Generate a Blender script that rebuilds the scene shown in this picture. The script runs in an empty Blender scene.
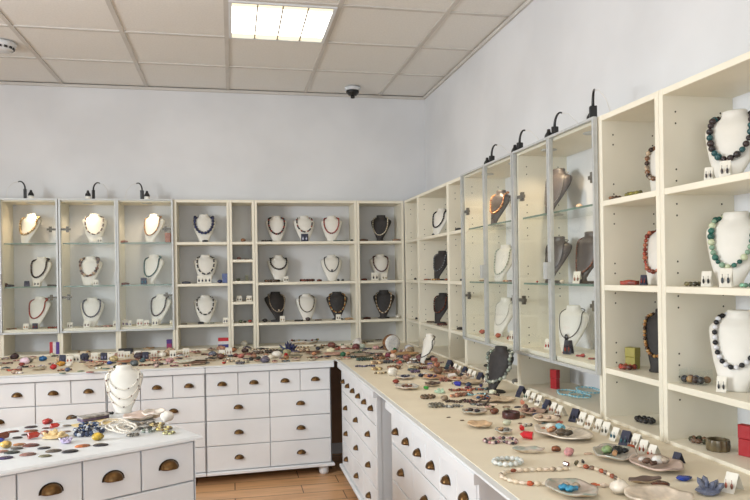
import bpy, math, random
import numpy as np
from mathutils import Vector, Matrix
rnd = random.Random(7)
S = bpy.context.scene
COL = S.collection
PI = math.pi
# ------------------------------------------------------------------ camera
F, YAW, ROLL, CY0, EYE = 692.85, 0.2040169, -0.0158230, 273.33, 1.27
def rotmat():
    cy, sy = math.cos(YAW), math.sin(YAW)
    R1 = np.array([[cy, -sy, 0], [sy, cy, 0], [0, 0, 1]])
    M = np.array([[1, 0, 0], [0, 0, -1], [0, 1, 0]], float)
    c, s = math.cos(ROLL), math.sin(ROLL)
    return np.array([[c, -s, 0], [s, c, 0], [0, 0, 1]]) @ M @ R1
RC = rotmat()
cam = bpy.data.cameras.new('camera'); camo = bpy.data.objects.new('camera', cam); COL.objects.link(camo)
cam.sensor_width = 36; cam.lens = F * 36 / 750; cam.shift_y = (CY0 - 250) / 750
cam.clip_start = 0.05
camo.matrix_world = Matrix([[RC[0][i], -RC[1][i], -RC[2][i], (0, 0, EYE)[i]] for i in range(3)] + [[0, 0, 0, 1]])
S.camera = camo
def ray(u, v): return RC.T @ np.array([(u - 375) / F, (v - CY0) / F, 1.])
EYEV = np.array([0, 0, EYE])
def onZ(u, v, z): d = ray(u, v); return EYEV + d * (z - EYE) / d[2]
def onY(u, v, y): d = ray(u, v); return EYEV + d * y / d[1]
def onX(u, v, x): d = ray(u, v); return EYEV + d * x / d[0]
def pix(p): c = RC @ (np.array(p) - EYEV); return 375 + F * c[0] / c[2], CY0 + F * c[1] / c[2]
def ppm(p): return F / (RC @ (np.array(p) - EYEV))[2]          # pixels per metre at p
# ------------------------------------------------------------------ materials
def lin(c):
    return tuple(((x / 255) / 12.92 if x / 255 < .04045 else ((x / 255 + .055) / 1.055) ** 2.4) for x in c)
MATS = {}
def mat(name, rgb, rough=.5, metal=0., rgb2=None, scale=8., bump=0., trans=0., coat=0., detail=3.):
    """Principled material; rgb..rgb2 mixed by object-space noise so nothing is a flat colour."""
    if name in MATS: return MATS[name]
    m = bpy.data.materials.new(name); m.use_nodes = True; MATS[name] = m
    n, l = m.node_tree.nodes, m.node_tree.links
    b = n['Principled BSDF']
    b.inputs['Roughness'].default_value = rough; b.inputs['Metallic'].default_value = metal
    if trans: b.inputs['Transmission Weight'].default_value = trans
    if coat: b.inputs['Coat Weight'].default_value = coat
    c2 = rgb2 or tuple(min(255, x * .965) for x in rgb)
    tc = n.new('ShaderNodeTexCoord'); ns = n.new('ShaderNodeTexNoise'); ns.inputs['Scale'].default_value = scale
    ns.inputs['Detail'].default_value = detail
    cr = n.new('ShaderNodeValToRGB'); cr.color_ramp.elements[0].position = .38; cr.color_ramp.elements[1].position = .62
    cr.color_ramp.elements[0].color = (*lin(rgb), 1); cr.color_ramp.elements[1].color = (*lin(c2), 1)
    l.new(tc.outputs['Object'], ns.inputs['Vector']); l.new(ns.outputs['Fac'], cr.inputs['Fac']); l.new(cr.outputs['Color'], b.inputs['Base Color'])
    if bump:
        bp = n.new('ShaderNodeBump'); bp.inputs['Strength'].default_value = bump; bp.inputs['Distance'].default_value = .004
        l.new(ns.outputs['Fac'], bp.inputs['Height']); l.new(bp.outputs['Normal'], b.inputs['Normal'])
    return m
def stone(rgb, rough=.22, k=.55):
    nm = 'stone_%d_%d_%d' % tuple(rgb)
    k = .86 if sum(rgb) > 590 else k
    return mat(nm, rgb, rough, rgb2=tuple(min(255, x * k + 18) for x in rgb), scale=60., detail=4)
WHITE = mat('white_lacquer', (227, 229, 231), .42, scale=3)
CREAM = mat('cream_laminate', (240, 233, 214), .45, scale=3)
COVER = mat('cream_counter_cover', (234, 224, 202), .75, rgb2=(228, 217, 195), scale=5, bump=.05)
WALL = mat('wall_paint', (224, 224, 225), .85, scale=2)
TILE = mat('ceiling_tile', (234, 231, 226), .9, rgb2=(229, 226, 221), scale=90, bump=.15)
BAR = mat('ceiling_bar', (208, 203, 196), .6, scale=5)
ALU = mat('brushed_aluminium', (198, 200, 199), .4, .2, scale=40)
STEEL = mat('dull_steel', (104, 98, 88), .5, .2, scale=40)
BRASS = mat('antique_brass', (128, 98, 62), .34, .9, rgb2=(96, 70, 42), scale=30)
BRASSD = mat('brass_patina', (60, 46, 34), .45, .8, scale=30)
BLACK = mat('black_plastic', (26, 25, 25), .4, scale=20)
PIN = mat('pin_hole', (70, 62, 48), .9)
WBUST = mat('white_leatherette', (229, 225, 216), .48, rgb2=(223, 219, 209), scale=14, bump=.05)
KBUST = mat('charcoal_velvet', (52, 48, 47), .7, rgb2=(44, 41, 40), scale=60, bump=.1)
GBUST = mat('grey_leatherette', (88, 80, 76), .4, rgb2=(78, 71, 68), scale=30)
CARD = mat('white_card', (236, 231, 218), .7, scale=20)
DCARD = mat('navy_card', (44, 46, 66), .6, scale=20)
PEARLI = mat('shell_nacre', (222, 203, 188), .2, rgb2=(196, 200, 196), scale=25, coat=.4)
PEARLG = mat('shell_green_nacre', (150, 160, 148), .2, rgb2=(196, 180, 168), scale=30, coat=.4)
SHELLO = mat('shell_outside', (176, 150, 120), .6, rgb2=(226, 212, 192), scale=40, bump=.3)
BROWNW = mat('dark_brown_board', (176, 134, 102), .5, rgb2=(160, 120, 90), scale=6)
def clear(name, tint, fac):
    m = bpy.data.materials.new(name); m.use_nodes = True; n, l = m.node_tree.nodes, m.node_tree.links
    n.remove(n['Principled BSDF'])
    t = n.new('ShaderNodeBsdfTransparent'); t.inputs['Color'].default_value = (*tint, 1)
    g = n.new('ShaderNodeBsdfGlossy'); g.inputs['Roughness'].default_value = .03
    fr = n.new('ShaderNodeFresnel'); fr.inputs['IOR'].default_value = 1.45
    mu = n.new('ShaderNodeMath'); mu.operation = 'MULTIPLY'; mu.inputs[1].default_value = fac
    mx = n.new('ShaderNodeMixShader')
    ge = n.new('ShaderNodeNewGeometry'); iv = n.new('ShaderNodeMath'); iv.operation = 'SUBTRACT'; iv.inputs[0].default_value = 1.; m2 = n.new('ShaderNodeMath'); m2.operation = 'MULTIPLY'
    l.new(ge.outputs['Backfacing'], iv.inputs[1]); l.new(fr.outputs[0], mu.inputs[0]); l.new(mu.outputs[0], m2.inputs[0]); l.new(iv.outputs[0], m2.inputs[1]); l.new(m2.outputs[0], mx.inputs[0]); l.new(t.outputs[0], mx.inputs[1]); l.new(g.outputs[0], mx.inputs[2])
    l.new(mx.outputs[0], n['Material Output'].inputs['Surface']); MATS[name] = m
    return m
GLASS = clear('cabinet_glass', (.985, .992, .988), .8)
GSHELF = clear('glass_shelf', (.96, .985, .97), .9)
GEDGE = mat('glass_edge', (120, 142, 130), .15, scale=20)
def emit(name, rgb, s):
    m = bpy.data.materials.new(name); m.use_nodes = True; n, l = m.node_tree.nodes, m.node_tree.links
    n.remove(n['Principled BSDF']); e = n.new('ShaderNodeEmission'); e.inputs[0].default_value = (*lin(rgb), 1); e.inputs[1].default_value = s
    l.new(e.outputs[0], n['Material Output'].inputs['Surface']); MATS[name] = m
    return m
def floor_material():
    m = bpy.data.materials.new('wood_look_floor'); m.use_nodes = True; n, l = m.node_tree.nodes, m.node_tree.links
    b = n['Principled BSDF']; b.inputs['Roughness'].default_value = .38
    tc = n.new('ShaderNodeTexCoord'); br = n.new('ShaderNodeTexBrick'); br.offset = .37
    br.inputs['Color1'].default_value = (*lin((226, 180, 134)), 1); br.inputs['Color2'].default_value = (*lin((206, 158, 112)), 1)
    br.inputs['Mortar'].default_value = (*lin((96, 66, 44)), 1); br.inputs['Scale'].default_value = 1.
    br.inputs['Mortar Size'].default_value = .003; br.inputs['Brick Width'].default_value = .62; br.inputs['Row Height'].default_value = .155
    mp = n.new('ShaderNodeMapping'); mp.inputs['Scale'].default_value = (1.2, 14, 1)
    ns = n.new('ShaderNodeTexNoise'); ns.inputs['Scale'].default_value = 3; ns.inputs['Detail'].default_value = 6
    cr = n.new('ShaderNodeValToRGB'); cr.color_ramp.elements[0].position = .3; cr.color_ramp.elements[1].position = .7
    cr.color_ramp.elements[0].color = (.62, .58, .55, 1); cr.color_ramp.elements[1].color = (1.08, 1.05, 1.02, 1)
    mx = n.new('ShaderNodeMixRGB'); mx.blend_type = 'MULTIPLY'; mx.inputs[0].default_value = .75
    l.new(tc.outputs['Object'], br.inputs['Vector']); l.new(tc.outputs['Object'], mp.inputs[0]); l.new(mp.outputs[0], ns.inputs['Vector'])
    l.new(ns.outputs['Fac'], cr.inputs[0]); l.new(br.outputs['Color'], mx.inputs[1]); l.new(cr.outputs[0], mx.inputs[2]); l.new(mx.outputs[0], b.inputs['Base Color'])
    return m
# ------------------------------------------------------------------ mesh builder
class MB:
    def __init__(s): s.v = []; s.f = []; s.m = []; s.s = []
    def add(s, vs, fs, mi=0, sm=False):
        o = len(s.v); s.v += [tuple(map(float, p)) for p in vs]
        for k, f in enumerate(fs):
            s.f.append([o + i for i in f]); s.m.append(mi[k] if isinstance(mi, list) else mi); s.s.append(sm)
    def box(s, x0, x1, y0, y1, z0, z1, mi=0, rot=None, at=(0, 0, 0)):
        vs = [(x, y, z) for x in (x0, x1) for y in (y0, y1) for z in (z0, z1)]
        if rot is not None: vs = [tuple(rot @ Vector(p) + Vector(at)) for p in vs]
        s.add(vs, [(0, 1, 3, 2), (4, 6, 7, 5), (0, 4, 5, 1), (2, 3, 7, 6), (0, 2, 6, 4), (1, 5, 7, 3)], mi)
    def plaque(s, x0, x1, y0, y1, z0, z1, c, mi=0):
        """box whose face towards -y has a chamfered edge (drawer fronts, panels)"""
        a = [(x0, y1, z0), (x1, y1, z0), (x1, y1, z1), (x0, y1, z1)]; b = [(x0, y0 + c, z0), (x1, y0 + c, z0), (x1, y0 + c, z1), (x0, y0 + c, z1)]
        d = [(x0 + c, y0, z0 + c), (x1 - c, y0, z0 + c), (x1 - c, y0, z1 - c), (x0 + c, y0, z1 - c)]
        fs = [(3, 2, 1, 0), (8, 9, 10, 11)]
        for k in range(4):
            j = (k + 1) % 4; fs += [(k, j, 4 + j, 4 + k), (4 + k, 4 + j, 8 + j, 8 + k)]
        s.add(a + b + d, fs, mi)
    def prism(s, pts, z0, z1, c=0., mi=0):
        n = len(pts); P = [Vector((*p, 0)) for p in pts]
        inn = []
        for i in range(n):
            a = (P[i] - P[i - 1]).normalized(); b = (P[(i + 1) % n] - P[i]).normalized()
            na = Vector((-a.y, a.x, 0)); nb = Vector((-b.y, b.x, 0)); q = (na + nb); q = q / max(.2, (1 + na.dot(nb)))
            inn.append(P[i] + q * c)
        rings = [[(p.x, p.y, z0) for p in P]]
        if c: rings += [[(p.x, p.y, z1 - c) for p in P], [(p.x, p.y, z1) for p in inn]]
        else: rings += [[(p.x, p.y, z1) for p in P]]
        s.loft(rings, mi, False)
    def loft(s, rings, mi=0, sm=True, caps=(True, True), closed=False):
        n = len(rings[0]); vs = [p for r in rings for p in r]; fs = []; ms = []
        K = len(rings)
        for i in range(K if closed else K - 1):
            i2 = (i + 1) % K
            for j in range(n):
                k = (j + 1) % n; fs.append((i * n + j, i * n + k, i2 * n + k, i2 * n + j)); ms.append(mi[i] if isinstance(mi, list) else mi)
        if not closed:
            if caps[0]: fs.append(tuple(range(n))[::-1]); ms.append(ms[0])
            if caps[1]: fs.append(tuple((K - 1) * n + j for j in range(n))); ms.append(ms[-1])
        s.add(vs, fs, ms, sm)
    def lathe(s, prof, n=16, c=(0, 0, 0), mi=0, sm=True, sx=1., sy=1., rot=None, ang=0.):
        rings = []
        for r, z in prof:
            ring = [Vector((r * sx * math.cos(ang + 2 * PI * k / n), r * sy * math.sin(ang + 2 * PI * k / n), z)) for k in range(n)]
            if rot is not None: ring = [rot @ p for p in ring]
            rings.append([tuple(p + Vector(c)) for p in ring])
        s.loft(rings, mi, sm)
    def tube(s, path, rad, n=8, mi=0, closed=False, sm=True):
        P = [Vector(p) for p in path]; K = len(P); rings = []
        R = rad if isinstance(rad, (list, tuple)) else [rad] * K
        nx = None
        for i in range(K):
            t = (P[(i + 1) % K] - P[i - 1]) if closed else (P[min(i + 1, K - 1)] - P[max(i - 1, 0)])
            if t.length < 1e-9: t = Vector((0, 0, 1))
            t.normalize()
            if nx is None: nx = t.orthogonal().normalized()
            nx = (nx - t * nx.dot(t))
            nx = nx.normalized() if nx.length > 1e-6 else t.orthogonal().normalized()
            b = t.cross(nx)
            rings.append([tuple(P[i] + (nx * math.cos(2 * PI * k / n) + b * math.sin(2 * PI * k / n)) * R[i]) for k in range(n)])
        s.loft(rings, mi, sm, closed=closed)
    def ell(s, c, r, nu=10, nv=7, mi=0, rough=0., seed=0, rot=None, sm=True):
        q = random.Random(seed); ph = [q.uniform(0, 6.28) for _ in range(6)]
        rings = []
        for i in range(nv):
            t = PI * (i + .35) / (nv - .3) if nv > 2 else 0; ring = []
            for k in range(nu):
                a = 2 * PI * k / nu; e = 1.
                if rough: e += rough * (math.sin(2 * a + ph[0] + 2 * t) + math.sin(3 * a + ph[1] - 3 * t) * .8 + math.sin(5 * t + ph[2]) * .5) * .6 + q.uniform(-rough, rough) * .5
                p = Vector((r[0] * math.sin(t) * math.cos(a) * e, r[1] * math.sin(t) * math.sin(a) * e, -r[2] * math.cos(t) * e))
                if rot is not None: p = rot @ p
                ring.append(tuple(p + Vector(c)))
            rings.append(ring)
        s.loft(rings, mi, sm)
    def mesh(s, name, mats):
        me = bpy.data.meshes.new(name); me.from_pydata(s.v, [], s.f); me.update()
        for m in (mats if isinstance(mats, (list, tuple)) else [mats]): me.materials.append(m)
        me.polygons.foreach_set('material_index', s.m); me.polygons.foreach_set('use_smooth', s.s)
        return me
    def build(s, name, mats, parent=None, loc=None, rotz=None):
        o = bpy.data.objects.new(name, s.mesh(name, mats)); COL.objects.link(o)
        if parent is not None: o.parent = parent
        if loc is not None: o.location = loc
        if rotz is not None: o.rotation_euler = (0, 0, rotz)
        return o
def link(name, me, parent=None, loc=(0, 0, 0), rot=None):
    o = bpy.data.objects.new(name, me); COL.objects.link(o)
    if parent is not None: o.parent = parent
    o.location = loc
    if rot is not None: o.rotation_euler = rot
    return o
def empty(name, loc, rotz=0.):
    o = bpy.data.objects.new(name, None); COL.objects.link(o); o.location = loc; o.rotation_euler = (0, 0, rotz); o.empty_display_size = .05
    return o
TAGS = []
def tag(o, label, cat, group=None):
    o['label'] = label; o['category'] = cat
    TAGS.append([o, label, group]); return o
def finish_labels():
    """labels shared by several things get their place in that row; they also share a group"""
    by = {}
    for t in TAGS: by.setdefault(t[1], []).append(t)
    ordn = ['first', 'second', 'third', 'fourth', 'fifth', 'sixth', 'seventh', 'eighth', 'ninth', 'tenth', 'eleventh', 'twelfth', 'thirteenth', 'fourteenth', 'fifteenth', 'sixteenth']
    bpy.context.view_layer.update()
    for lab, ts in by.items():
        if len(ts) > 1:
            ts.sort(key=lambda t: pix(tuple(t[0].location))[0])
            for i, t in enumerate(ts):
                w = ('leftmost of them' if i == 0 else 'rightmost of them' if i == len(ts) - 1 else ordn[i] + ' from the left')
                if len(ts) == 2: w = 'the %s one' % ('left' if i == 0 else 'right')
                t[0]['label'] = lab + ', ' + w
        for t in ts:
            if t[2]: t[0]['group'] = t[2]
def struct(o): o['kind'] = 'structure'; return o
# ------------------------------------------------------------------ room
XL, XR, YB, YF, H = -3.1, 1.57, 5.48, -1.6, 2.705
b = MB(); b.box(XL, XR, YF, YB, -.05, 0); struct(b.build('floor', floor_material()))
b = MB(); b.box(XL - .1, XR + .1, YB, YB + .1, 0, H + .1); struct(b.build('wall_back', WALL))
b = MB(); b.box(XR, XR + .1, YF, YB, 0, H + .1); struct(b.build('wall_right', WALL))
FX0, FX1, FZ0, FZ1 = -2.9, 1.1, .15, 2.4  # opening added in the unseen front wall to let in fill light
b = MB()
for a in ((XL - .1, FX0, 0, H + .1), (FX1, XR + .1, 0, H + .1), (FX0, FX1, 0, FZ0), (FX0, FX1, FZ1, H + .1)): b.box(a[0], a[1], YF - .1, YF, a[2], a[3])
struct(b.build('wall_front', WALL))
b = MB()
for a in ((FX0, FX0 + .07, FZ0, FZ1), (FX1 - .07, FX1, FZ0, FZ1), (FX0, FX1, FZ0, FZ0 + .07), (FX0, FX1, FZ1 - .07, FZ1), (-.94, -.87, FZ0, FZ1)): b.box(a[0], a[1], YF - .08, YF - .02, a[2], a[3])
wf = struct(b.build('added_window_2', WHITE))  # made-up window behind the camera, added to brighten camera-facing surfaces
b = MB(); b.box(FX0 + .05, FX1 - .05, YF - .055, YF - .05, FZ0 + .05, FZ1 - .05); struct(b.build('window_pane', GLASS, wf))  # pane of the added fill window
WY0, WY1, WZ0, WZ1 = .95, 2.75, .95, 2.35
b = MB()
for a in ((YF, WY0, 0, H + .1), (WY1, YB, 0, H + .1), (WY0, WY1, 0, WZ0), (WY0, WY1, WZ1, H + .1)): b.box(XL - .1, XL, *a)
struct(b.build('wall_left', WALL))
b = MB()
for a in ((WY0, WY0 + .06, WZ0, WZ1), (WY1 - .06, WY1, WZ0, WZ1), (WY0, WY1, WZ0, WZ0 + .06), (WY0, WY1, WZ1 - .06, WZ1), (1.82, 1.88, WZ0, WZ1)): b.box(XL - .08, XL - .02, *a)
wf = struct(b.build('window_1', WHITE))
b = MB(); b.box(XL - .055, XL - .05, WY0 + .05, WY1 - .05, WZ0 + .05, WZ1 - .05); struct(b.build('window_pane', GLASS, wf))
# suspended ceiling: one connected sheet of recessed tiles between bars, with openings' tiles left for the lights
LX, LY = -1.2075, 5.471
def ceiling():
    xs = [XL]; k = -4
    cx = [LX + .6 * i for i in range(-3, 5)]; cy = [LY - .6 * j for j in range(1, 12)]
    bw = .013
    def cuts(lo, hi, c): 
        q = [lo]
        for x in sorted(c):
            if lo + .03 < x < hi - .03: q += [x - bw, x + bw]
        return q + [hi]
    X, Y = cuts(XL, XR, cx), cuts(YF, YB, cy)
    v = []; f = []; mi = []
    idx = {}
    def vid(p):
        k = tuple(round(a, 5) for a in p)
        if k not in idx: idx[k] = len(v); v.append(k)
        return idx[k]
    for i in range(len(X) - 1):
        for j in range(len(Y) - 1):
            a = [(X[i], Y[j]), (X[i], Y[j + 1]), (X[i + 1], Y[j + 1]), (X[i + 1], Y[j])]
            if i % 2 == 0 and j % 2 == 0:
                lo = [vid((*p, H)) for p in a]; hi = [vid((*p, H + .007)) for p in a]
                f.append(hi); mi.append(0)
                for q in range(4): f.append([lo[q], lo[(q + 1) % 4], hi[(q + 1) % 4], hi[q]]); mi.append(1)
            else: f.append([vid((*p, H)) for p in a]); mi.append(1)
    b = MB(); b.add(v, f, mi); return b
struct(ceiling().build('ceiling', [TILE, BAR]))
b = MB(); b.box(XL, XR, YF, YB, H + .06, H + .1); struct(b.build('ceiling_slab', WALL))
b = MB(); b.box(XL, XR - .002, YB - .015, YB - .001, H - .02, H); struct(b.build('trim_1', BAR))
b = MB(); b.box(XR - .015, XR - .001, YF, YB - .015, H - .02, H); struct(b.build('trim_2', BAR))
# ------------------------------------------------------------------ ceiling fittings
LAMP = emit('light_diffuser', (255, 249, 238), 5.)
LAMPF = emit('light_diffuser_far', (255, 242, 216), 4.4)
LAMPE = emit('light_diffuser_end', (255, 238, 196), 1.5)
LOUV = mat('louver_grey', (176, 170, 156), .6)
def ceiling_light(cx, cy, label, lamp=LAMP):
    t = empty('ceiling_light', (cx, cy, H)); tag(t, label, 'ceiling light', 'square ceiling light panels')
    b = MB(); a = .287; w = .018
    for q in ((-a, a, -a, -a + w), (-a, a, a - w, a), (-a, -a + w, -a + w, a - w), (a - w, a, -a + w, a - w)): b.box(*q, -.008, .004)
    b.build('frame', WHITE, t)
    b = MB(); i = a - w
    b.add([(-i, -i, -.001), (i, -i, -.001), (i, -i + .06, -.001), (-i, -i + .06, -.001), (i, i - .06, -.001), (-i, i - .06, -.001), (i, i, -.001), (-i, i, -.001)],
          [(3, 2, 1, 0), (5, 4, 2, 3), (7, 6, 4, 5)], [1, 0, 1])
    b.build('diffuser', [lamp, LAMPE], t)
    for k in (-1, 0, 1):
        b = MB(); b.box(k * .135 - .004, k * .135 + .004, -i, i, -.008, -.0012); b.build('louver', LOUV, t)
ceiling_light(.2925, 3.971, 'bright square light panel set into the ceiling tiles')
for k, (x, y) in enumerate(((-2.1, 3.371), (.2925, 1.571), (-1.5, 1.571), (-.9, -.3))):
    ceiling_light(x, y, 'bright square ceiling light panel further into the room', LAMPF)
p = onZ(1, 43, H)
t = empty('smoke_detector', tuple(p)); tag(t, 'round white ceiling detector with black slots', 'smoke detector')
b = MB(); b.lathe([(.0, 0), (.085, 0), (.085, -.018), (.07, -.03), (.066, -.042), (.03, -.05), (0, -.05)], 28); b.build('housing', WHITE, t)
for k in range(14):
    b = MB(); b.box(-.009, .009, -.004, .004, -.040, -.024, 0, Matrix.Rotation(k * PI / 7 + .2, 3, 'Z') @ Matrix.Translation((0, .0695, 0)).to_3x3(), Matrix.Rotation(k * PI / 7 + .2, 3, 'Z') @ Vector((0, .0695, 0)))
    b.build('slot', BLACK, t)
p = onZ(352.5, 87.5, H)
t = empty('security_camera', tuple(p)); tag(t, 'small black dome camera on the ceiling near the back wall', 'camera')
b = MB(); b.lathe([(0, 0), (.06, 0), (.06, -.02), (.045, -.026), (0, -.026)], 24); b.build('mount', WHITE, t)
b = MB(); b.lathe([(.0, -.026), (.05, -.026), (.05, -.04), (.03, -.062), (0, -.066)], 20); b.build('dome', BLACK, t)
b = MB(); b.lathe([(0, -.064), (.016, -.064), (.016, -.082), (0, -.084)], 12); b.build('lens', BLACK, t)
# ------------------------------------------------------------------ shelving
ZT, SH, CT = 1.83, (1.52, 1.215, .915), .725      # top, shelf tops, counter top
DEP = .25
def unit(name, label, cat, loc, rotz, W, z0=CT, glass=False, shelves=None, pins=(True, True), group=None, thick=.018):
    """open shelving column; local x along the front, -y towards the viewer"""
    t = empty(name, (*loc, 0), rotz); tag(t, label, cat, group)
    for s, (x0, x1) in enumerate(((0, thick), (W - thick, W))):
        b = MB(); b.plaque(x0, x1, 0, DEP, z0, ZT, .0015)
        if pins[s]:
            xx = x1 if s == 0 else x0; sg = 1 if s == 0 else -1
            for yy in (.045, DEP - .045):
                for k in range(26):
                    z = .86 + k * .036
                    if all(not (-.03 < z - q < .012) for q in (list(SH) + [ZT])):
                        if k % 8 < 5:
                            q = [(xx + sg * .0004, yy + .0033 * math.cos(a * PI / 3), z + .0033 * math.sin(a * PI / 3)) for a in range(6)]
                            b.add(q, [tuple(range(6))], 1)
        b.build('side_panel', [CREAM, PIN], t)
    b = MB(); b.plaque(thick, W - thick, .001, DEP, ZT - .02, ZT, .0015); b.build('top_panel', CREAM, t)
    b = MB(); b.plaque(thick, W - thick, .001, DEP, z0, z0 + .012, .0015); b.build('bottom_panel', CREAM, t)
    for i, z in enumerate(shelves or SH):
        if glass and i < 2:
            b = MB(); b.box(thick + .002, W - thick - .002, .022, DEP, z - .008, z); 
            o = b.build('glass_shelf', [GSHELF, GEDGE], t)
            o.data.polygons[2].material_index = 1
        else:
            b = MB(); b.plaque(thick, W - thick, .002, DEP, z - .02, z, .0015); b.build('shelf', CREAM, t)
    return t
def glass_door(t, x0, x1, z0, z1, handle, hinge):
    """framed glass door as a part of cabinet t; handle / hinge = x side (0 low, 1 high)"""
    d = MB(); w = .012; y0, y1 = -.020, -.004
    d.box(x0, x0 + w, y0, y1, z0, z1); d.box(x1 - w, x1, y0, y1, z0, z1); d.box(x0 + w, x1 - w, y0, y1, z0, z0 + w); d.box(x0 + w, x1 - w, y0, y1, z1 - w * .8, z1)
    f = d.build('door', ALU, t)
    g = MB(); g.box(x0 + w, x1 - w, y0 + .007, y0 + .011, z0 + w, z1 - w); g.build('glass_pane', GLASS, f)
    hx = x0 + w / 2 if handle == 0 else x1 - w / 2
    g = MB(); g.box(hx - .008, hx + .008, y0 - .02, y0, 1.235, 1.305); g.build('handle', ALU, f)
    for z in (1.135, 1.615):
        sg = 1 if hinge == 0 else -1; xb = x0 if hinge == 0 else x1
        g = MB(); xs = sorted((xb + sg * .012, xb + sg * .075)); g.box(xs[0], xs[1], -.003, .010, z - .007, z + .007)
        xs = sorted((xb + sg * .045, xb + sg * .062)); g.box(xs[0], xs[1], -.002, .012, z - .02, z + .02); g.build('hinge', STEEL, f)
def B(x0, x1, *a, **k): return unit(*a, (x0, YB - DEP), 0., x1 - x0, **k)
UL = 'shelving unit'
g0 = B(-1.955, -1.572, 'glass_cabinet', 'glass-door cabinet at the very end of the back wall row', 'glass cabinet', glass=True, pins=(False, False))
g1 = B(-1.572, -1.188, 'glass_cabinet', 'first back-wall glass cabinet, cut off by the picture edge', 'glass cabinet', glass=True, pins=(False, False))
g2 = B(-1.188, -.800, 'glass_cabinet', 'second back-wall glass cabinet, hinged on its near-edge cross hinges', 'glass cabinet', glass=True, pins=(False, False))
g3 = B(-.800, -.407, 'glass_cabinet', 'third back-wall glass cabinet, beside the open unit with navy beads', 'glass cabinet', glass=True, pins=(False, False))
glass_door(g0, .002, .382, .885, ZT, 1, 0); glass_door(g1, .001, .381, .885, ZT, 0, 1); glass_door(g2, .003, .387, .885, ZT, 1, 0); glass_door(g3, .001, .389, .885, ZT, 0, 1)
uA = B(-.405, -.012, 'open_shelving', 'open shelving unit with three white busts in dark beads', UL, pins=(False, False))
uB = B(-.010, .172, 'open_shelving', 'narrow open shelving column with five small shelves', UL, pins=(False, False), shelves=(1.52, 1.388, 1.228, 1.075, .915))
uC = B(.174, .946, 'open_shelving', 'wide open shelving unit holding eight busts on the back wall', UL, pins=(False, False))
uD = B(.948, 1.318, 'open_shelving', 'open shelving unit in the corner, with two black busts', UL, pins=(False, False))
def Rr(y0, y1, *a, **k):    # y0 > y1 : local x runs towards the camera
    return unit(*a, (XR - DEP, y0), -PI / 2, y0 - y1, **k)
r1 = Rr(5.215, 4.835, 'open_shelving', 'narrow-looking open bay of the side wall right at the corner', UL)
r2 = Rr(4.833, 4.128, 'open_shelving', 'side-wall open bay with one white and two black busts', UL)
r3 = Rr(4.126, 3.822, 'open_shelving', 'side-wall open bay next to the glass doors, holding only small pieces', UL)
c1 = Rr(3.818, 3.066, 'glass_cabinet', 'side-wall double glass cabinet nearer the corner', 'glass cabinet', glass=True)
c2 = Rr(3.062, 2.314, 'glass_cabinet', 'side-wall double glass cabinet with the large black busts', 'glass cabinet', glass=True)
for c in (c1, c2):
    glass_door(c, .002, .374, .885, ZT, 1, 0); glass_door(c, .377, .749, .885, ZT, 0, 1)
s1 = Rr(2.310, 1.950, 'open_shelving', 'open bay beside the glass doors with coral and amber necklaces', UL, thick=.02)
s2 = Rr(1.948, 1.16, 'open_shelving', 'large open bay at the end of the side wall with three white busts', UL, thick=.02)
# ------------------------------------------------------------------ dressers
def cup_mesh(w, h, d):
    """cup pull: back plate with screw ears, hood open below"""
    m = MB(); n = 14
    pts = []
    for k in range(n + 1):
        a = PI * k / n; pts.append((-w / 2 * math.cos(a), h * math.sin(a) ** .9))
    pl = [(x * 1.16, z * 1.12 - .001) for x, z in pts]
    m.loft([[(x, 0, z) for x, z in pl], [(x, -.003, z) for x, z in pl]], 1, False)
    rings = []
    for j in range(7):
        q = j / 6; sc = math.cos(q * PI / 2) ; dep = math.sin(q * PI / 2)
        rings.append([(x * (.25 + .75 * sc) if j < 6 else x * .25, -.003 - d * dep, z * (.12 + .88 * sc) + .0) for x, z in pts])
    m.loft(rings, 0, True, caps=(False, True))
    return m.mesh('cup_pull', [BRASS, BRASSD])
CUP = cup_mesh(.050, .023, .020); CUPB = cup_mesh(.058, .027, .024)
def foot_mesh():
    m = MB(); m.lathe([(0, 0), (.024, 0), (.03, .012), (.033, .03), (.028, .046), (.02, .052), (.028, .056), (.028, .062), (0, .062)], 18); return m.mesh('bun_foot', WHITE)
FOOT = foot_mesh()
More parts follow.
